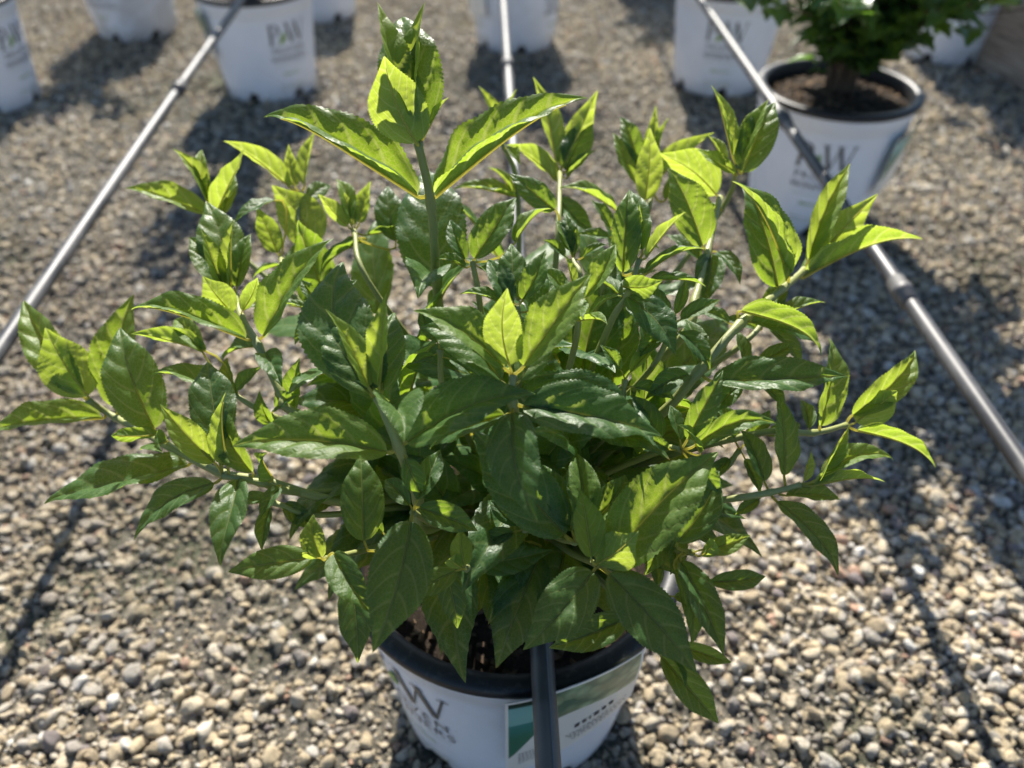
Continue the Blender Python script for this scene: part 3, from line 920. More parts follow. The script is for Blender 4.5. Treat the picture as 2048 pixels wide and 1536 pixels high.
# S7 left low
shoot([(446, 952, -2.2), (520, 965, -1), (600, 985, 2)], [
    (428, 925, 320, 808, .40, .5, -.9, .95, dict(fold=.45, n=(.3, -.5, .7))), (455, 945, 452, 784, .40, -.5, -.8, .9, dict(fold=.6, n=(-.7, .3, .5))),
    (435, 890, 415, 724, .52, .75, 2.5, .05, dict(fold=.25)), (505, 945, 448, 798, .38, .5, 1.6, .5),
    (440, 880, 440, 820, .5, 0, 1.5, .9),
    (440, 958, 268, 1081, .36, .5, -.8, .08, dict(fold=.3)), (480, 945, 441, 1132, .40, .55, -3, .12, dict(fold=.4, curl=.8)),
    (545, 955, 535, 905, .6, .4, -2.5, .15), (560, 975, 520, 1040, .5, .5, -1, .05)], 0.0026, fill=1)
shoot([(470, 790, 2.5), (540, 830, 3.2)], [
    (465, 790, 525, 733, .5, .5, -1, .05), (470, 795, 300, 755, .40, .3, 0, .35, dict(curl=.9)),
    (412, 702, 262, 668, .40, -.3, -.5, .55), (405, 705, 350, 640, .4, .2, 2, .6), (480, 800, 455, 715, .5, .2, 1, .6),
    (545, 850, 520, 780, .5, .5, -1, .05), (590, 815, 600, 715, .45, .55, -1, .08), (545, 820, 600, 790, .6, .5, -2, .05)], fill=1)
# S8 centre-left
shoot([(756, 795, -2.9), (797, 893, -2.6), (836, 1000, 1), (845, 1060, 3)], [
    (752, 792, 686, 523, .46, .75, 4.2, .08, dict(fold=.22, curl=.5)), (762, 795, 790, 625, .60, .7, 2.4, .2, dict(fold=.22, curl=.6)),
    (748, 800, 648, 645, .42, .65, 1.8, .25, dict(fold=.3)),
    (745, 788, 650, 618, .36, .5, -1.0, 1, dict(fold=.45, n=(.65, -.45, .45))), (757, 788, 773, 586, .34, .5, -1.0, 1, dict(fold=.45, n=(-.65, -.45, .45))),
    (765, 803, 807, 888, 1.25, -.1, -3.6, .2, dict(fold=.6, curl=.8, n=(.3, .2, 1))),
    (775, 905, 464, 893, .42, .5, -.5, .42, dict(fold=.5, curl=.5)), (815, 884, 1072, 788, .46, .5, -.5, .18, dict(fold=.42, curl=.6)),
    (806, 905, 846, 990, .62, .7, 1.5, .05), (728, 1082, 722, 902, .46, .72, 1.5, .30, dict(fold=.12, db=-2.2))], 0.0034, fill=2)
# S9 centre
shoot([(1026, 750, -3), (1025, 805, -2.5), (1060, 930, 1)], [
    (1020, 748, 1015, 576, .46, -.75, -1.6, .92, dict(fold=.35, curl=.2)),
    (1008, 735, 826, 622, .48, .5, .3, .6, dict(fold=.65, curl=.6)), (1038, 745, 1182, 548, .46, .5, .3, .65, dict(fold=.6, curl=.4)),
    (1015, 770, 838, 655, .52, .6, 1.5, .15, dict(fold=.3)), (1032, 772, 1105, 660, .52, .65, 1.6, .35, dict(fold=.3)),
    (1022, 812, 1075, 1046, .44, .6, -3, .08, dict(fold=.35, curl=.6)), (1045, 812, 1324, 873, .44, .5, -.6, .15, dict(fold=.4, curl=.5)),
    (1040, 790, 1280, 862, .50, .45, 1.2, .05, dict(fold=.4, curl=1.0, db=.8)), (1010, 830, 860, 900, .5, .4, 2, .05)], 0.0030, fill=2)
shoot([(1150, 1085, -.5), (1115, 1075, 5)], [
    (1140, 1082, 944, 858, .40, .65, 1.2, .08, dict(fold=.3)), (1150, 1075, 1085, 930, .5, .6, 2, .15), (1165, 1060, 1150, 905, .5, .3, 2.5, .4),
    (1155, 1070, 1250, 950, .5, .3, 2.5, .3)], fill=1)
# S10 behind centre
shoot([(1035, 610, 0), (1040, 700, 2)], [
    (1040, 612, 1092, 500, .46, .5, .6, .25, dict(fold=.45)), (1025, 610, 1022, 487, .50, .7, 1.6, .15), (1000, 605, 918, 590, .4, .3, 1, .3),
    (1020, 615, 975, 520, .45, .6, 1.8, .05), (1060, 620, 1120, 560, .45, .5, 1.8, .1)], fill=2)
shoot([(1155, 610, -.5), (1150, 690, 1.5)], [
    (1150, 605, 1128, 508, .34, -.2, 0, .95), (1162, 608, 1232, 488, .46, .35, .6, .55), (1145, 605, 1075, 535, .45, .4, 1, .35),
    (1168, 640, 1244, 592, .42, .2, -1, .5), (1150, 640, 1215, 650, .42, -.1, -2.5, .5), (1140, 620, 1165, 640, .5, .2, -3, .4)], fill=2)
# S12 right centre
shoot([(1278, 520, 0), (1255, 590, 1.2), (1215, 660, 3)], [
    (1268, 515, 1279, 408, .36, -.3, -.2, .8, dict(fold=.8)), (1292, 515, 1372, 424, .28, -.2, 0, .9, dict(fold=.9)),
    (1245, 545, 1257, 383, .40, .4, .8, .35), (1285, 500, 1258, 380, .4, .6, 1.8, .1),
    (1246, 572, 1326, 560, .62, -.75, -2.6, .45, dict(fold=.3, curl=-.5)), (1290, 548, 1410, 498, .34, .2, -.4, .15), (1300, 560, 1412, 574, .34, .2, 0, .1),
    (1248, 582, 1352, 712, .55, .55, -1.6, .06, dict(fold=.25, curl=.7)), (1240, 590, 1180, 560, .5, .3, 2, .2)], fill=2)
# S13 back right
shoot([(1300, 355, 4), (1290, 440, 5)], [
    (1292, 345, 1312, 210, .34, -.2, .4, .95), (1290, 400, 1300, 255, .40, -.6, -.8, .95, dict(fold=.4)), (1300, 340, 1338, 235, .32, -.2, .5, .8),
    (1280, 340, 1240, 235, .36, .5, 1, .15), (1278, 375, 1225, 265, .40, .4, .4, .35), (1232, 420, 1117, 378, .44, .2, -.6, .5, dict(fold=.5)),
    (1330, 400, 1420, 330, .4, .4, 1, .15), (1300, 370, 1430, 265, .35, -.3, 1.5, .8)], fill=2)
shoot([(1440, 395, 2), (1415, 505, 2.5), (1390, 600, 3), (1360, 680, 4)], [
    (1442, 396, 1318, 308, .58, -.55, -.8, .8, dict(fold=.35)), (1405, 492, 1335, 335, .52, .55, -.5, .35, dict(fold=.3)),
    (1435, 505, 1480, 570, .45, .4, -1.5, .08), (1400, 520, 1330, 470, .5, .4, 1.5, .1), (1425, 500, 1400, 620, .5, .5, -2, .05),
    (1440, 420, 1350, 420, .4, .2, 2, .3)], 0.003, fill=2)
# S14
shoot([(1474, 330, 1.5), (1440, 425, 2.5)], [
    (1468, 322, 1422, 170, .40, .5, 0, .95, dict(fold=.45, n=(.65, -.45, .45))), (1478, 330, 1538, 198, .38, .5, 0, .95, dict(fold=.45, n=(-.65, -.45, .45))), (1485, 345, 1550, 205, .42, .65, .8, .15, dict(fold=.3)),
    (1450, 330, 1412, 268, .4, -.3, .8, .8), (1470, 350, 1395, 300, .4, .2, 1, .6)], 0.0026, fill=1)
# S15 right
shoot([(1608, 540, -1.5), (1565, 578, -1), (1480, 648, 0), (1400, 740, 1.6), (1320, 830, 4)], [
    (1576, 548, 1462, 362, .44, .36, -1.5, .6, dict(fold=.6, curl=.8)), (1560, 585, 1482, 370, .42, .6, .5, .15, dict(fold=.3)),
    (1612, 530, 1701, 326, .30, .3, 1, .85), (1612, 545, 1756, 387, .38, -.6, -1.2, .92, dict(fold=.35)),
    (1605, 556, 1846, 479, .42, .15, -.6, .55, dict(fold=.65, curl=.6)),
    (1482, 622, 1642, 712, .42, -.1, -2.5, .45, dict(fold=.6, curl=1.0)), (1490, 640, 1634, 686, .55, .5, .8, .05),
    (1470, 650, 1395, 625, .5, .5, 1.5, .05), (1425, 762, 1697, 754, .36, .45, -1.2, .12, dict(fold=.45, curl=.6)),
    (1390, 745, 1290, 800, .45, .4, -1, .06), (1400, 740, 1370, 640, .5, .5, 2, .15)], 0.0034, fill=1)
# S16
shoot([(1692, 850, -.5), (1625, 866, 0), (1500, 870, 1.8)], [
    (1640, 852, 1657, 676, .40, .4, .5, .45, dict(fold=.5)), (1702, 852, 1795, 782, .62, -.7, -1.8, .8, dict(fold=.3, curl=.8)),
    (1705, 830, 1829, 700, .38, .1, .6, .65), (1702, 855, 1871, 936, .38, .1, -.6, .45, dict(fold=.6)), (1620, 868, 1600, 800, .5, .6, 1.8, .05),
    (1530, 870, 1600, 850, .4, .3, 1.5, .1)], 0.0024, fill=1)
# S17
shoot([(1600, 970, -1), (1540, 985, -.3), (1440, 1000, 1.5)], [
    (1570, 965, 1551, 783, .34, .45, .5, .4, dict(fold=.35)), (1605, 975, 1622, 902, .4, -.4, 0, .8), (1635, 965, 1699, 848, .34, .1, .5, .85),
    (1612, 972, 1770, 964, .40, -.2, -1, .7, dict(fold=.5)), (1640, 955, 1787, 920, .36, .2, .6, .55), (1545, 992, 1676, 1152, .36, .45, -2.2, .06, dict(fold=.4, curl=.8)),
    (1560, 990, 1680, 1000, .4, .2, 1.2, .3), (1535, 975, 1480, 860, .45, .5, 1.5, .1), (1530, 990, 1470, 1030, .5, .5, .5, .05)], 0.0024, fill=1)
# S18
shoot([(1362, 898, -.5), (1310, 905, 1.5)], [
    (1368, 892, 1446, 740, .34, .4, 0, .25, dict(fold=.35)), (1375, 895, 1560, 850, .30, .1, .8, .3), (1360, 880, 1340, 810, .5, .3, 1, .1),
    (1400, 905, 1355, 850, .6, -.4, -1, .3), (1350, 905, 1290, 870, .5, .5, 0, .05), (1320, 880, 1260, 790, .5, .5, .5, .08),
    (1370, 910, 1440, 990, .5, .4, .5, .04)], fill=2)
shoot([(1250, 760, 2), (1230, 850, 4)], [
    (1250, 750, 1200, 690, .55, .4, 0, .1), (1260, 745, 1310, 700, .5, .3, 1, .85), (1255, 770, 1350, 800, .45, .4, .5, .1), (1240, 780, 1180, 830, .5, .4, 1, .1)], fill=2)
# S19 lower right front
shoot([(1196, 1130, -1.5), (1150, 1110, 4.5)], [
    (1182, 1114, 1159, 977, .50, .5, .3, .95, dict(db=-.6, fold=.4, n=(.3, -.6, .6))), (1184, 1136, 1278, 1062, .72, -.75, -2.0, .85, dict(fold=.4, curl=-.9)),
    (1216, 1130, 1436, 904, .44, .45, .8, .5, dict(fold=.42, curl=.5)), (1196, 1132, 1046, 1300, .48, .55, -1.8, .15, dict(fold=.28, curl=.5)),
    (1208, 1136, 1394, 1346, .42, .55, -2.0, .06, dict(fold=.28, curl=.5)), (1255, 1235, 1098, 1296, .50, .6, .3, .1, dict(db=1))], 0.0026, fill=1)
# S20
shoot([(1385, 1105, -1), (1290, 1095, 4)], [
    (1355, 1085, 1438, 938, .40, .45, .8, .15, dict(fold=.3)), (1402, 1112, 1428, 1080, .7, -.6, -1.6, .6), (1412, 1098, 1501, 1070, .46, .2, -.4, .7, dict(fold=.4)),
    (1362, 1122, 1448, 1312, .36, .5, -1.8, .08), (1420, 1165, 1531, 1153, .36, .4, 1, .1, dict(db=1.5)), (1362, 1150, 1382, 1290, .40, .4, -.5, .3, dict(db=1)),
    (1350, 1140, 1375, 1220, .4, .3, 1, .5)], fill=1)
shoot([(1340, 1290, 1.2), (1250, 1210, 4)], [
    (1362, 1292, 1463, 1325, .42, .35, -.5, .45), (1322, 1312, 1437, 1447, .42, .5, -.6, .25), (1340, 1300, 1370, 1380, .4, .2, -1.5, .35)], fill=0)
# S21 front
shoot([(932, 1138, -1), (955, 1115, 5)], [
    (930, 1130, 921, 1055, .62, .5, .2, .95, dict(db=-.6, fold=.4, n=(0, -.6, .6))), (932, 1142, 898, 1118, .8, -.6, -1.6, .8), (950, 1128, 1106, 1100, .36, .4, -.3, .25, dict(fold=.25)),
    (912, 1142, 818, 1196, .44, .5, -.6, .3, dict(fold=.2)), (1080, 1112, 992, 1337, .46, .6, -1.8, .10, dict(fold=.25, db=.6)),
    (972, 1140, 1002, 1285, .36, .6, -1.2, .06, dict(fold=.2, db=.3)), (892, 1145, 915, 1257, .5, .6, .2, .05, dict(fold=.2, db=1.2))], fill=1)
# S22 left front
shoot([(652, 1118, -1), (750, 1095, 4.5)], [
    (642, 1114, 627, 1028, .60, .5, .2, .95, dict(db=-.6, fold=.4, n=(0, -.6, .6))), (645, 1118, 605, 1105, .8, -.5, -1.4, .8), (640, 1112, 456, 1144, .36, .45, -.4, .35, dict(fold=.2)),
    (668, 1108, 744, 1228, .52, .5, -1.8, .2, dict(fold=.5)), (700, 1165, 716, 1327, .40, .55, -.6, .08, dict(fold=.2, db=.8))], fill=1)
shoot([(826, 1025, -1.5), (880, 1050, 5)], [
    (826, 1028, 745, 1306, .46, .65, -3.2, .08, dict(fold=.28, curl=.6)), (838, 1015, 955, 1062, .48, .4, .8, .08), (820, 1010, 770, 960, .5, .5, 1.5, .1),
    (835, 1000, 880, 900, .5, .6, 2, .08)], fill=1)
shoot([(545, 1005, 2), (640, 1030, 3)], [(542, 1003, 524, 1102, .55, .6, -1, .05), (560, 1000, 640, 1060, .5, .5, -.5, .06), (550, 1000, 480, 1000, .5, .4, 1, .1)], fill=1)
# back row
shoot([(1003, 285, 5), (1035, 380, 5.5)], [
    (1000, 260, 956, 171, .34, -.2, 0, .95), (1010, 262, 1034, 178, .34, -.2, .2, .85), (1010, 290, 1040, 330, .5, -.3, -1.5, .6), (1000, 285, 950, 330, .5, .2, 1, .3),
    (1028, 392, 972, 335, .42, .1, -.5, .55), (1035, 395, 905, 380, .36, .2, -1, .4)], fill=2)
shoot([(1120, 345, 3), (1115, 480, 4.5)], [
    (1112, 325, 1066, 153, .34, -.2, .4, .85), (1124, 335, 1196, 180, .36, -.5, -.6, .95, dict(fold=.5)), (1128, 350, 1187, 238, .46, .7, 1, .05, dict(fold=.2)),
    (1115, 362, 1013, 290, .44, -.3, -.6, .65), (1135, 355, 1196, 300, .40, .3, -.4, .3), (1110, 420, 1018, 348, .50, .65, 0, .04), (1120, 400, 1190, 470, .5, .5, -1, .04)], fill=2)
shoot([(945, 525, 1.5), (960, 610, 3)], [
    (942, 528, 1033, 396, .46, .55, .8, .2, dict(fold=.35)), (935, 530, 900, 440, .5, .6, 1.2, .05), (1030, 485, 1102, 418, .46, .2, .6, .4), (950, 530, 1000, 560, .5, .3, -1, .35),
    (930, 535, 870, 520, .5, .3, 1, .3)], fill=2)
shoot([(1146, 520, 3.5), (1160, 580, 4)], [
    (1146, 518, 1152, 458, .42, -.3, 0, .95), (1150, 515, 1132, 428, .5, .7, 1, .03), (1155, 520, 1215, 490, .5, .5, 0, .04), (1140, 520, 1085, 480, .5, .5, 0, .06), (1150, 525, 1110, 440, .45, .1, 1, .5)], fill=2)
shoot([(1230, 470, 4.5), (1210, 560, 5)], [
    (1228, 465, 1180, 400, .45, .5, .5, .2), (1235, 465, 1290, 400, .45, .4, 1, .3), (1230, 475, 1150, 470, .45, .5, -.5, .05), (1235, 480, 1320, 500, .4, .4, 0, .1)], fill=2)
shoot([(1530, 640, 2.5), (1470, 700, 4)], [
    (1535, 640, 1650, 605, .40, .3, .5, .3), (1530, 645, 1600, 740, .45, .5, -.5, .06), (1520, 650, 1560, 560, .45, .4, 1.5, .2), (1520, 660, 1440, 640, .45, .5, .5, .05)], fill=2)
shoot([(1480, 900, 2.5), (1420, 950, 4)], [
    (1485, 895, 1540, 820, .45, .5, .5, .05), (1485, 905, 1520, 990, .45, .5, -.5, .03), (1475, 890, 1430, 800, .45, .5, 1, .1), (1470, 910, 1400, 960, .45, .5, 0, .03)], fill=1)
shoot([(640, 620, 3), (680, 700, 4)], [
    (645, 620, 600, 560, .5, .6, .5, .04), (650, 625, 715, 560, .45, .5, .8, .06), (640, 630, 590, 690, .5, .5, -.5, .04), (655, 640, 735, 650, .5, .5, 0, .05),
    (640, 625, 560, 610, .35, .3, .5, .3)], fill=2)
shoot([(880, 700, 2), (890, 790, 4)], [
    (880, 695, 840, 620, .5, .5, 1, .05), (890, 700, 935, 630, .45, .5, 1, .1), (880, 705, 820, 730, .5, .5, 0, .04), (890, 710, 950, 760, .5, .5, -.5, .04)], fill=2)
shoot([(1360, 1040, 2), (1270, 1055, 5)], [
    (1365, 1035, 1430, 960, .5, .5, 1, .05), (1370, 1045, 1440, 1110, .5, .5, -.5, .05), (1355, 1045, 1340, 1150, .5, .5, -1, .05), (1345, 1035, 1300, 950, .5, .5, 1, .06),
    (1330, 1060, 1290, 1150, .5, .5, 0, .08)], fill=1)
shoot([(1330, 1190, 2.5), (1240, 1150, 5)], [
    (1335, 1190, 1420, 1210, .45, .5, 0, .08), (1330, 1195, 1350, 1290, .45, .5, -1, .12), (1320, 1185, 1290, 1110, .5, .5, 1, .05)], fill=0)
shoot([(1050, 1060, 2), (1042, 1070, 6)], [
    (1045, 1060, 980, 1000, .5, .5, 1, .05), (1055, 1065, 1130, 1010, .5, .5, 1, .05), (1050, 1070, 1040, 1180, .5, .5, -1, .05), (1040, 1060, 950, 1090, .5, .5, 0, .06)], fill=0)
shoot([(780, 1080, 2.5), (850, 1080, 6)], [
    (775, 1075, 715, 1010, .5, .5, 1, .05), (780, 1085, 770, 1190, .5, .5, -1, .05), (790, 1075, 850, 1030, .5, .5, 1, .06)], fill=0)
shoot([(1345, 650, 1.2), (1300, 740, 3)], [
    (1350, 645, 1440, 600, .46, .5, .3, .12), (1340, 650, 1290, 570, .48, .5, .8, .1), (1350, 655, 1420, 740, .48, .5, -1.2, .05), (1340, 660, 1270, 720, .48, .5, -.6, .06),
    (1348, 640, 1370, 560, .4, .1, .6, .5)], fill=1)
shoot([(1500, 745, 1.5), (1430, 800, 3)], [
    (1505, 740, 1590, 690, .44, .5, .3, .12), (1500, 750, 1570, 820, .46, .5, -1, .05), (1495, 740, 1470, 660, .46, .4, .8, .2), (1490, 755, 1420, 830, .46, .5, -.8, .05)], fill=1)
print("LEAVES", LEAFCOUNT[0])

# ---------------------------------------------------------------- plant tags
def tag_materials():
    m = NM("tag_print")
    uv = m.n("ShaderNodeUVMap", uv_map="tag").outputs[0]
    sp = m.n("ShaderNodeSeparateXYZ"); m.l(uv, sp.inputs[0])
    u, v = sp.outputs[0], sp.outputs[1]
    n1 = m.noise(7, 3, 0.6, uv)
    vo = m.n("ShaderNodeTexVoronoi", feature='F1'); vo.inputs["Scale"].default_value = 9; m.l(uv, vo.inputs["Vector"])
    pic = m.ramp(vo.outputs[0], [(0.0, (0.50, 0.58, 0.36)), (0.40, (0.30, 0.40, 0.24)), (0.75, (0.10, 0.17, 0.11))])
    pic = m.mix(m.smooth(n1.outputs[0], .45, .7, 0, .7), pic, (0.26, 0.28, 0.16))
    pic = m.mix(m.math('LESS_THAN', u, 0.34), pic, m.ramp(v, [(0.50, (0.05, 0.17, 0.10)), (0.70, (0.05, 0.22, 0.20)), (0.72, (0.22, 0.45, 0.42)), (0.92, (0.22, 0.46, 0.46)), (0.94, (0.02, 0.05, 0.03))]))
    sw = m.math('ADD', 0.50, m.math('MULTIPLY', m.math('SINE', m.math('MULTIPLY', u, 3.6)), 0.13))
    sw = m.math('SUBTRACT', sw, m.math('MULTIPLY', m.smooth(u, 0.0, 0.34, 1, 0), 0.26))
    low = m.math('LESS_THAN', v, sw)
    c = m.mix(low, pic, (0.78, 0.77, 0.73))
    bu = m.math('MINIMUM', m.math('MINIMUM', u, m.math('SUBTRACT', 1.0, u)), m.math('MINIMUM', v, m.math('SUBTRACT', 1.0, v)))
    c = m.mix(m.math('LESS_THAN', bu, 0.022), c, (0.80, 0.79, 0.76))
    M = m.done(m.bsdf(c, 0.28, 0.5))
    m2 = NM("tag_ink"); M2 = m2.done(m2.bsdf((0.06, 0.055, 0.065), 0.5, 0.3))
    m3 = NM("tag_back"); M3 = m3.done(m3.bsdf((0.16, 0.24, 0.14), 0.3, 0.5))
    return M, M2, M3
M_TAG, M_INK, M_TAGB = tag_materials()

def build_tag(potloc, corners, label, ink=True):
    """corners: (angle, z) around the pot for bottom-left, bottom-right, top-right, top-left of a sheet bent round the wall"""
    nu, nv = 18, 12
    V, F, UV = [], [], []
    def pt(u, v, off):
        a = (1 - v) * ((1 - u) * corners[0][0] + u * corners[1][0]) + v * ((1 - u) * corners[3][0] + u * corners[2][0])
        z = (1 - v) * ((1 - u) * corners[0][1] + u * corners[1][1]) + v * ((1 - u) * corners[3][1] + u * corners[2][1])
        z += 0.004 * math.sin(u * 3.1) * (v - .5)
        r = pot_r(min(z, POT_H)) + 0.0105 + off + 0.006 * abs(u - .45) ** 1.5 + .002 * v
        return Vector((r * math.cos(a), r * math.sin(a), z))
    for side in (0.0, -0.0006):
        for j in range(nv + 1):
            for i in range(nu + 1):
                V.append(pt(i / nu, j / nv, side)); UV.append((i / nu, j / nv))
    W = nu + 1; NB = W * (nv + 1)
    for j in range(nv):
        for i in range(nu):
            q = (j * W + i, j * W + i + 1, (j + 1) * W + i + 1, (j + 1) * W + i)
            F.append(q); F.append(tuple(reversed([k + NB for k in q])))
    root = empty("plant_tag", potloc)
    o = mesh_obj("card", V, F, M_TAG, root)
    ul = o.data.uv_layers.new(name="tag")
    for lp in o.data.loops: ul.data[lp.index].uv = UV[lp.vertex_index]
    # stalk that goes down into the soil behind the card
    if ink:
        polys = []
        rr = random.Random(4)
        def mark(u0, v0, du, dv): polys.append([(u0, v0), (u0 + du, v0), (u0 + du, v0 + dv), (u0, v0 + dv)])
        x = .52
        for wd in (.035, .03, .012, .04, .03, .035):                # bold heading, too blurred to read
            mark(x, .33 + (x - .52) * .05, wd, .055); x += wd + .022
        for ln in range(4):
            x = .46 + .02 * ln
            while x < .92:
                wd = rr.uniform(.01, .03); mark(x, .25 - ln * .04, wd, .012); x += wd + .012
        for ln in range(5):
            x = .10
            while x < .38 - .03 * ln:
                wd = rr.uniform(.01, .02); mark(x, .28 - ln * .035, wd, .010); x += wd + .012
        V2, F2 = [], []
        for pl in polys:
            b = len(V2); V2 += [pt(u, v, .0006) for u, v in pl]; F2.append((b, b + 1, b + 2, b + 3))
        mesh_obj("small_print", V2, F2, M_INK, root, smooth=False)
    tag(root, label, "plant tag", "printed tags hung on the pots")
    return root

def ang_on_pot(x, y, potloc, lift):
    """angle and height on a pot's wall seen at a picture point"""
    r = ray(x, y)
    best = None
    for k in range(4000):
        t = 0.3 + k * 0.0006
        p = CAM + r * t - Vector(potloc)
        if p.z < 0 or p.z > 0.26: continue
        if math.hypot(p.x, p.y) <= pot_r(min(p.z, POT_H)) + lift:
            return (math.atan2(p.y, p.x), p.z)
    return best

TAGC = [ang_on_pot(1012, 1552, (0, 0, 0), .013), ang_on_pot(1262, 1392, (0, 0, 0), .013), ang_on_pot(1284, 1296, (0, 0, 0), .013), ang_on_pot(1010, 1405, (0, 0, 0), .013)]
build_tag((0, 0, 0.001), TAGC, "large glossy printed tag on the pot under the black pipe")
def far_tag(key, side_deg, label):
    p = pos[key]; a = math.atan2(CAM.y - p.y, CAM.x - p.x) + math.radians(side_deg)
    s = math.copysign(1, side_deg)
    build_tag(p, [(a - .40, .085), (a + .40, .105), (a + .42, .205), (a - .38, .195)], label, ink=False)
far_tag("A", -84, "green printed tag hanging on the pot with bare soil")
far_tag("G", 74, "green printed tag on the bushy shrub's pot")
far_tag("E", -60, "pale printed tag on the pot behind the pale pipe")

# ---------------------------------------------------------------- shrubs in the other pots
def bush_leaf_material():
    m = NM("bush_leaf")
    oi = m.n("ShaderNodeObjectInfo")
    oc = m.n("ShaderNodeSeparateColor"); m.l(oi.outputs["Color"], oc.inputs[0])
    geo = m.n("ShaderNodeNewGeometry")
    nz = m.noise(14, 2, 0.5, geo.outputs["Position"])
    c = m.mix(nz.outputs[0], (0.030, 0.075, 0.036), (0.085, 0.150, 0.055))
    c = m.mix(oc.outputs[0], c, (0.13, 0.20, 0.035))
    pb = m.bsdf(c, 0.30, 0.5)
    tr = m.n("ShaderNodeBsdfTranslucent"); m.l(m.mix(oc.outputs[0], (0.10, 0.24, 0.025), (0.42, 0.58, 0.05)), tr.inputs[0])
    mx = m.n("ShaderNodeMixShader"); mx.inputs[0].default_value = 0.42
    m.l(pb, mx.inputs[1]); m.l(tr.outputs[0], mx.inputs[2])
    return m.done(mx.outputs[0])
M_BUSH = bush_leaf_material()
m = NM("bush_twig"); M_TWIG = m.done(m.bsdf((0.11, 0.075, 0.05), 0.7, 0.3))

LOBES = [(0, 0), (.16, .20), (.40, .22), (.46, .34), (.30, .46), (.34, .62), (.18, .74), (.10, .90), (0, 1.0)]
def lobed_leaf():
    """a lobed leaf of length 1 along +Y, upper side +Z, folded on the midrib"""
    V, F = [], []
    mid = [(0, 0), (0, .22), (0, .45), (0, .70), (0, 1.0)]
    def h(x, y): return abs(x) * .35 + .12 * math.sin(y * 2.6) - .10 * y * y
    for x, y in mid: V.append((x, y, h(x, y)))
    def side(sg):
        b = len(V)
        for x, y in LOBES[1:-1]: V.append((sg * x, y, h(x, y)))
        e = [0] + list(range(b, b + 7)) + [4]
        fs = [(0, e[1], 1), (e[1], e[2], 1), (e[2], e[3], 1), (1, e[3], e[4], 2), (2, e[4], e[5]), (2, e[5], e[6], 3), (3, e[6], e[7]), (3, e[7], 4)]
        for f in fs: F.append(f if sg > 0 else tuple(reversed(f)))
    side(1); side(-1)
    return V, F
LV, LF = lobed_leaf()
LMESH = bpy.data.meshes.new("leaf"); LMESH.from_pydata(LV, [], LF); LMESH.materials.append(M_BUSH)

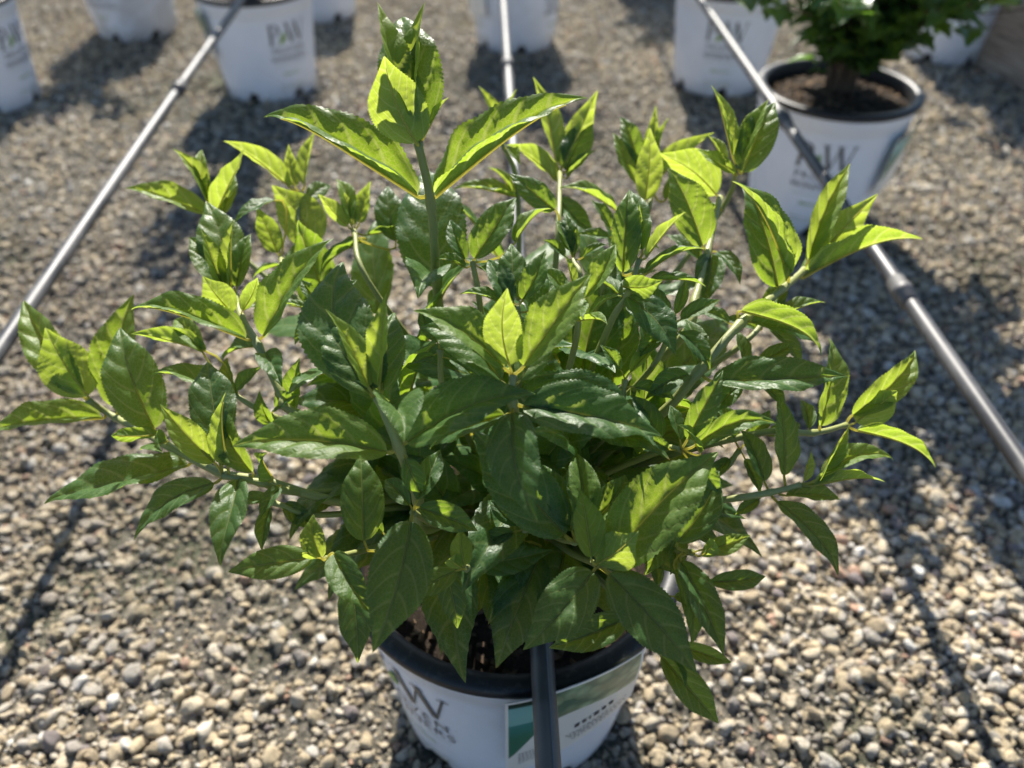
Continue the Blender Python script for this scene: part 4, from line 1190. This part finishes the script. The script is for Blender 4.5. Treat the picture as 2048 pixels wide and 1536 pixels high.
def bush(name, base, label, height, radius, nstem, nleaf_obj, nleaf_joined, low, seed, leaf_len=.036, group="shrubs in the surrounding pots", extra=(), cx=0.0):
    rr = random.Random(seed)
    root = empty(name, (base.x, base.y, 0.222)); inv = Vector((base.x, base.y, 0.222))
    tips = []
    for k in range(nstem):
        a = rr.uniform(0, 6.283); r = radius * math.sqrt(rr.random()) * .95
        top = Vector((r * math.cos(a) + cx, r * math.sin(a), low + (height - low) * (1 - (r / radius) ** 2 * .6) * rr.uniform(.75, 1)))
        b = Vector((rr.uniform(-.02, .02), rr.uniform(-.02, .02), -0.004))
        c = b.lerp(top, .5) + Vector((-top.x * .22, -top.y * .22, .03))
        pts = catmull([b, c, top], 6)
        V, F = tube(pts, [.0032 - .0022 * i / (len(pts) - 1) for i in range(len(pts))], 6)
        mesh_obj("stem", V, F, M_TWIG, root)
        tips.append(pts)
    def placement():
        pts = rr.choice(tips); i = rr.randint(4, len(pts) - 1) if rr.random() < .85 else rr.randint(2, 6)
        p = pts[i]; a = rr.uniform(0, 6.283)
        out = Vector((p.x, p.y, .02)); out = out.normalized() if out.length > .01 else Vector((0, 0, 1))
        d = (Vector((math.cos(a), math.sin(a), rr.uniform(-.5, .5))) + out * .7).normalized()
        p = p + d * rr.uniform(.0, .03)
        if p.z < low: p.z = low + rr.uniform(0, .03)
        n = (Vector((rr.uniform(-.5, .5), rr.uniform(-.5, .5), 1)))
        x = d.cross(n).normalized(); z = x.cross(d)
        L = leaf_len * rr.uniform(.7, 1.25)
        M = Matrix((x, d, z)).transposed().to_4x4(); M = Matrix.Translation(p) @ M @ Matrix.Scale(L, 4)
        return M, p
    for k in range(nleaf_obj):
        M, p = placement()
        o = bpy.data.objects.new("leaf", LMESH); col.objects.link(o); o.parent = root; o.matrix_local = M
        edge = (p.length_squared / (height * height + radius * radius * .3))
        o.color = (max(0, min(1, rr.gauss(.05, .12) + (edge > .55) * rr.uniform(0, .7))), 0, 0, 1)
    for M, yg in extra:
        o = bpy.data.objects.new("leaf", LMESH); col.objects.link(o); o.parent = root; o.matrix_local = M; o.color = (yg, 0, 0, 1)
    V, F = [], []
    for k in range(nleaf_joined):
        M, p = placement(); b = len(V)
        V += [M @ Vector(v) for v in LV]; F += [tuple(i + b for i in f) for f in LF]
    if F:
        o = mesh_obj("foliage", V, F, M_BUSH, root, smooth=False); o["kind"] = "stuff"; o.color = (.12, 0, 0, 1)
    tag(root, label, "shrub", group)
    return root

bush("bushy_shrub", pos["G"], "dense dark green bushy shrub with small lobed leaves touching the grey pipe", .42, .27, 28, 295, 800, .006, 21, .048, cx=-.005)
bush("potted_shrub", pos["A"], "shrub rising above the pot with bare soil", .44, 0.21, 8, 0, 420, .13, 31)
bush("potted_shrub", pos["B"], "shrub with a light green sprig hanging over its pot's rim", .40, 0.2, 9, 40, 300, .02, 32)
bush("potted_shrub", pos["C"], "shrub growing in the grimy stained pot", .38, 0.19, 8, 0, 330, .05, 33)
bush("potted_shrub", pos["D"], "shrub in the pot behind the bare-soil pot", .36, 0.19, 8, 0, 300, .06, 34)
bush("potted_shrub", pos["E"], "shrub above the pot behind the pale pipe", .36, 0.19, 8, 0, 330, .06, 35)
bush("potted_shrub", pos["F"], "dark shrub in the lettered pot crossed by the grey pipe", .40, 0.18, 9, 60, 300, .03, 36)
bush("potted_shrub", pos["H"], "shrub in the pot beside the timber", .36, 0.18, 8, 0, 280, .05, 37)
bush("potted_shrub", pos["I"], "shrub in the pot behind the timber", .36, 0.18, 8, 0, 200, .05, 38)
bush("potted_shrub", pos["J"], "shrub in the pot beyond the lettered pot's left side", .34, 0.19, 8, 0, 330, .05, 39)
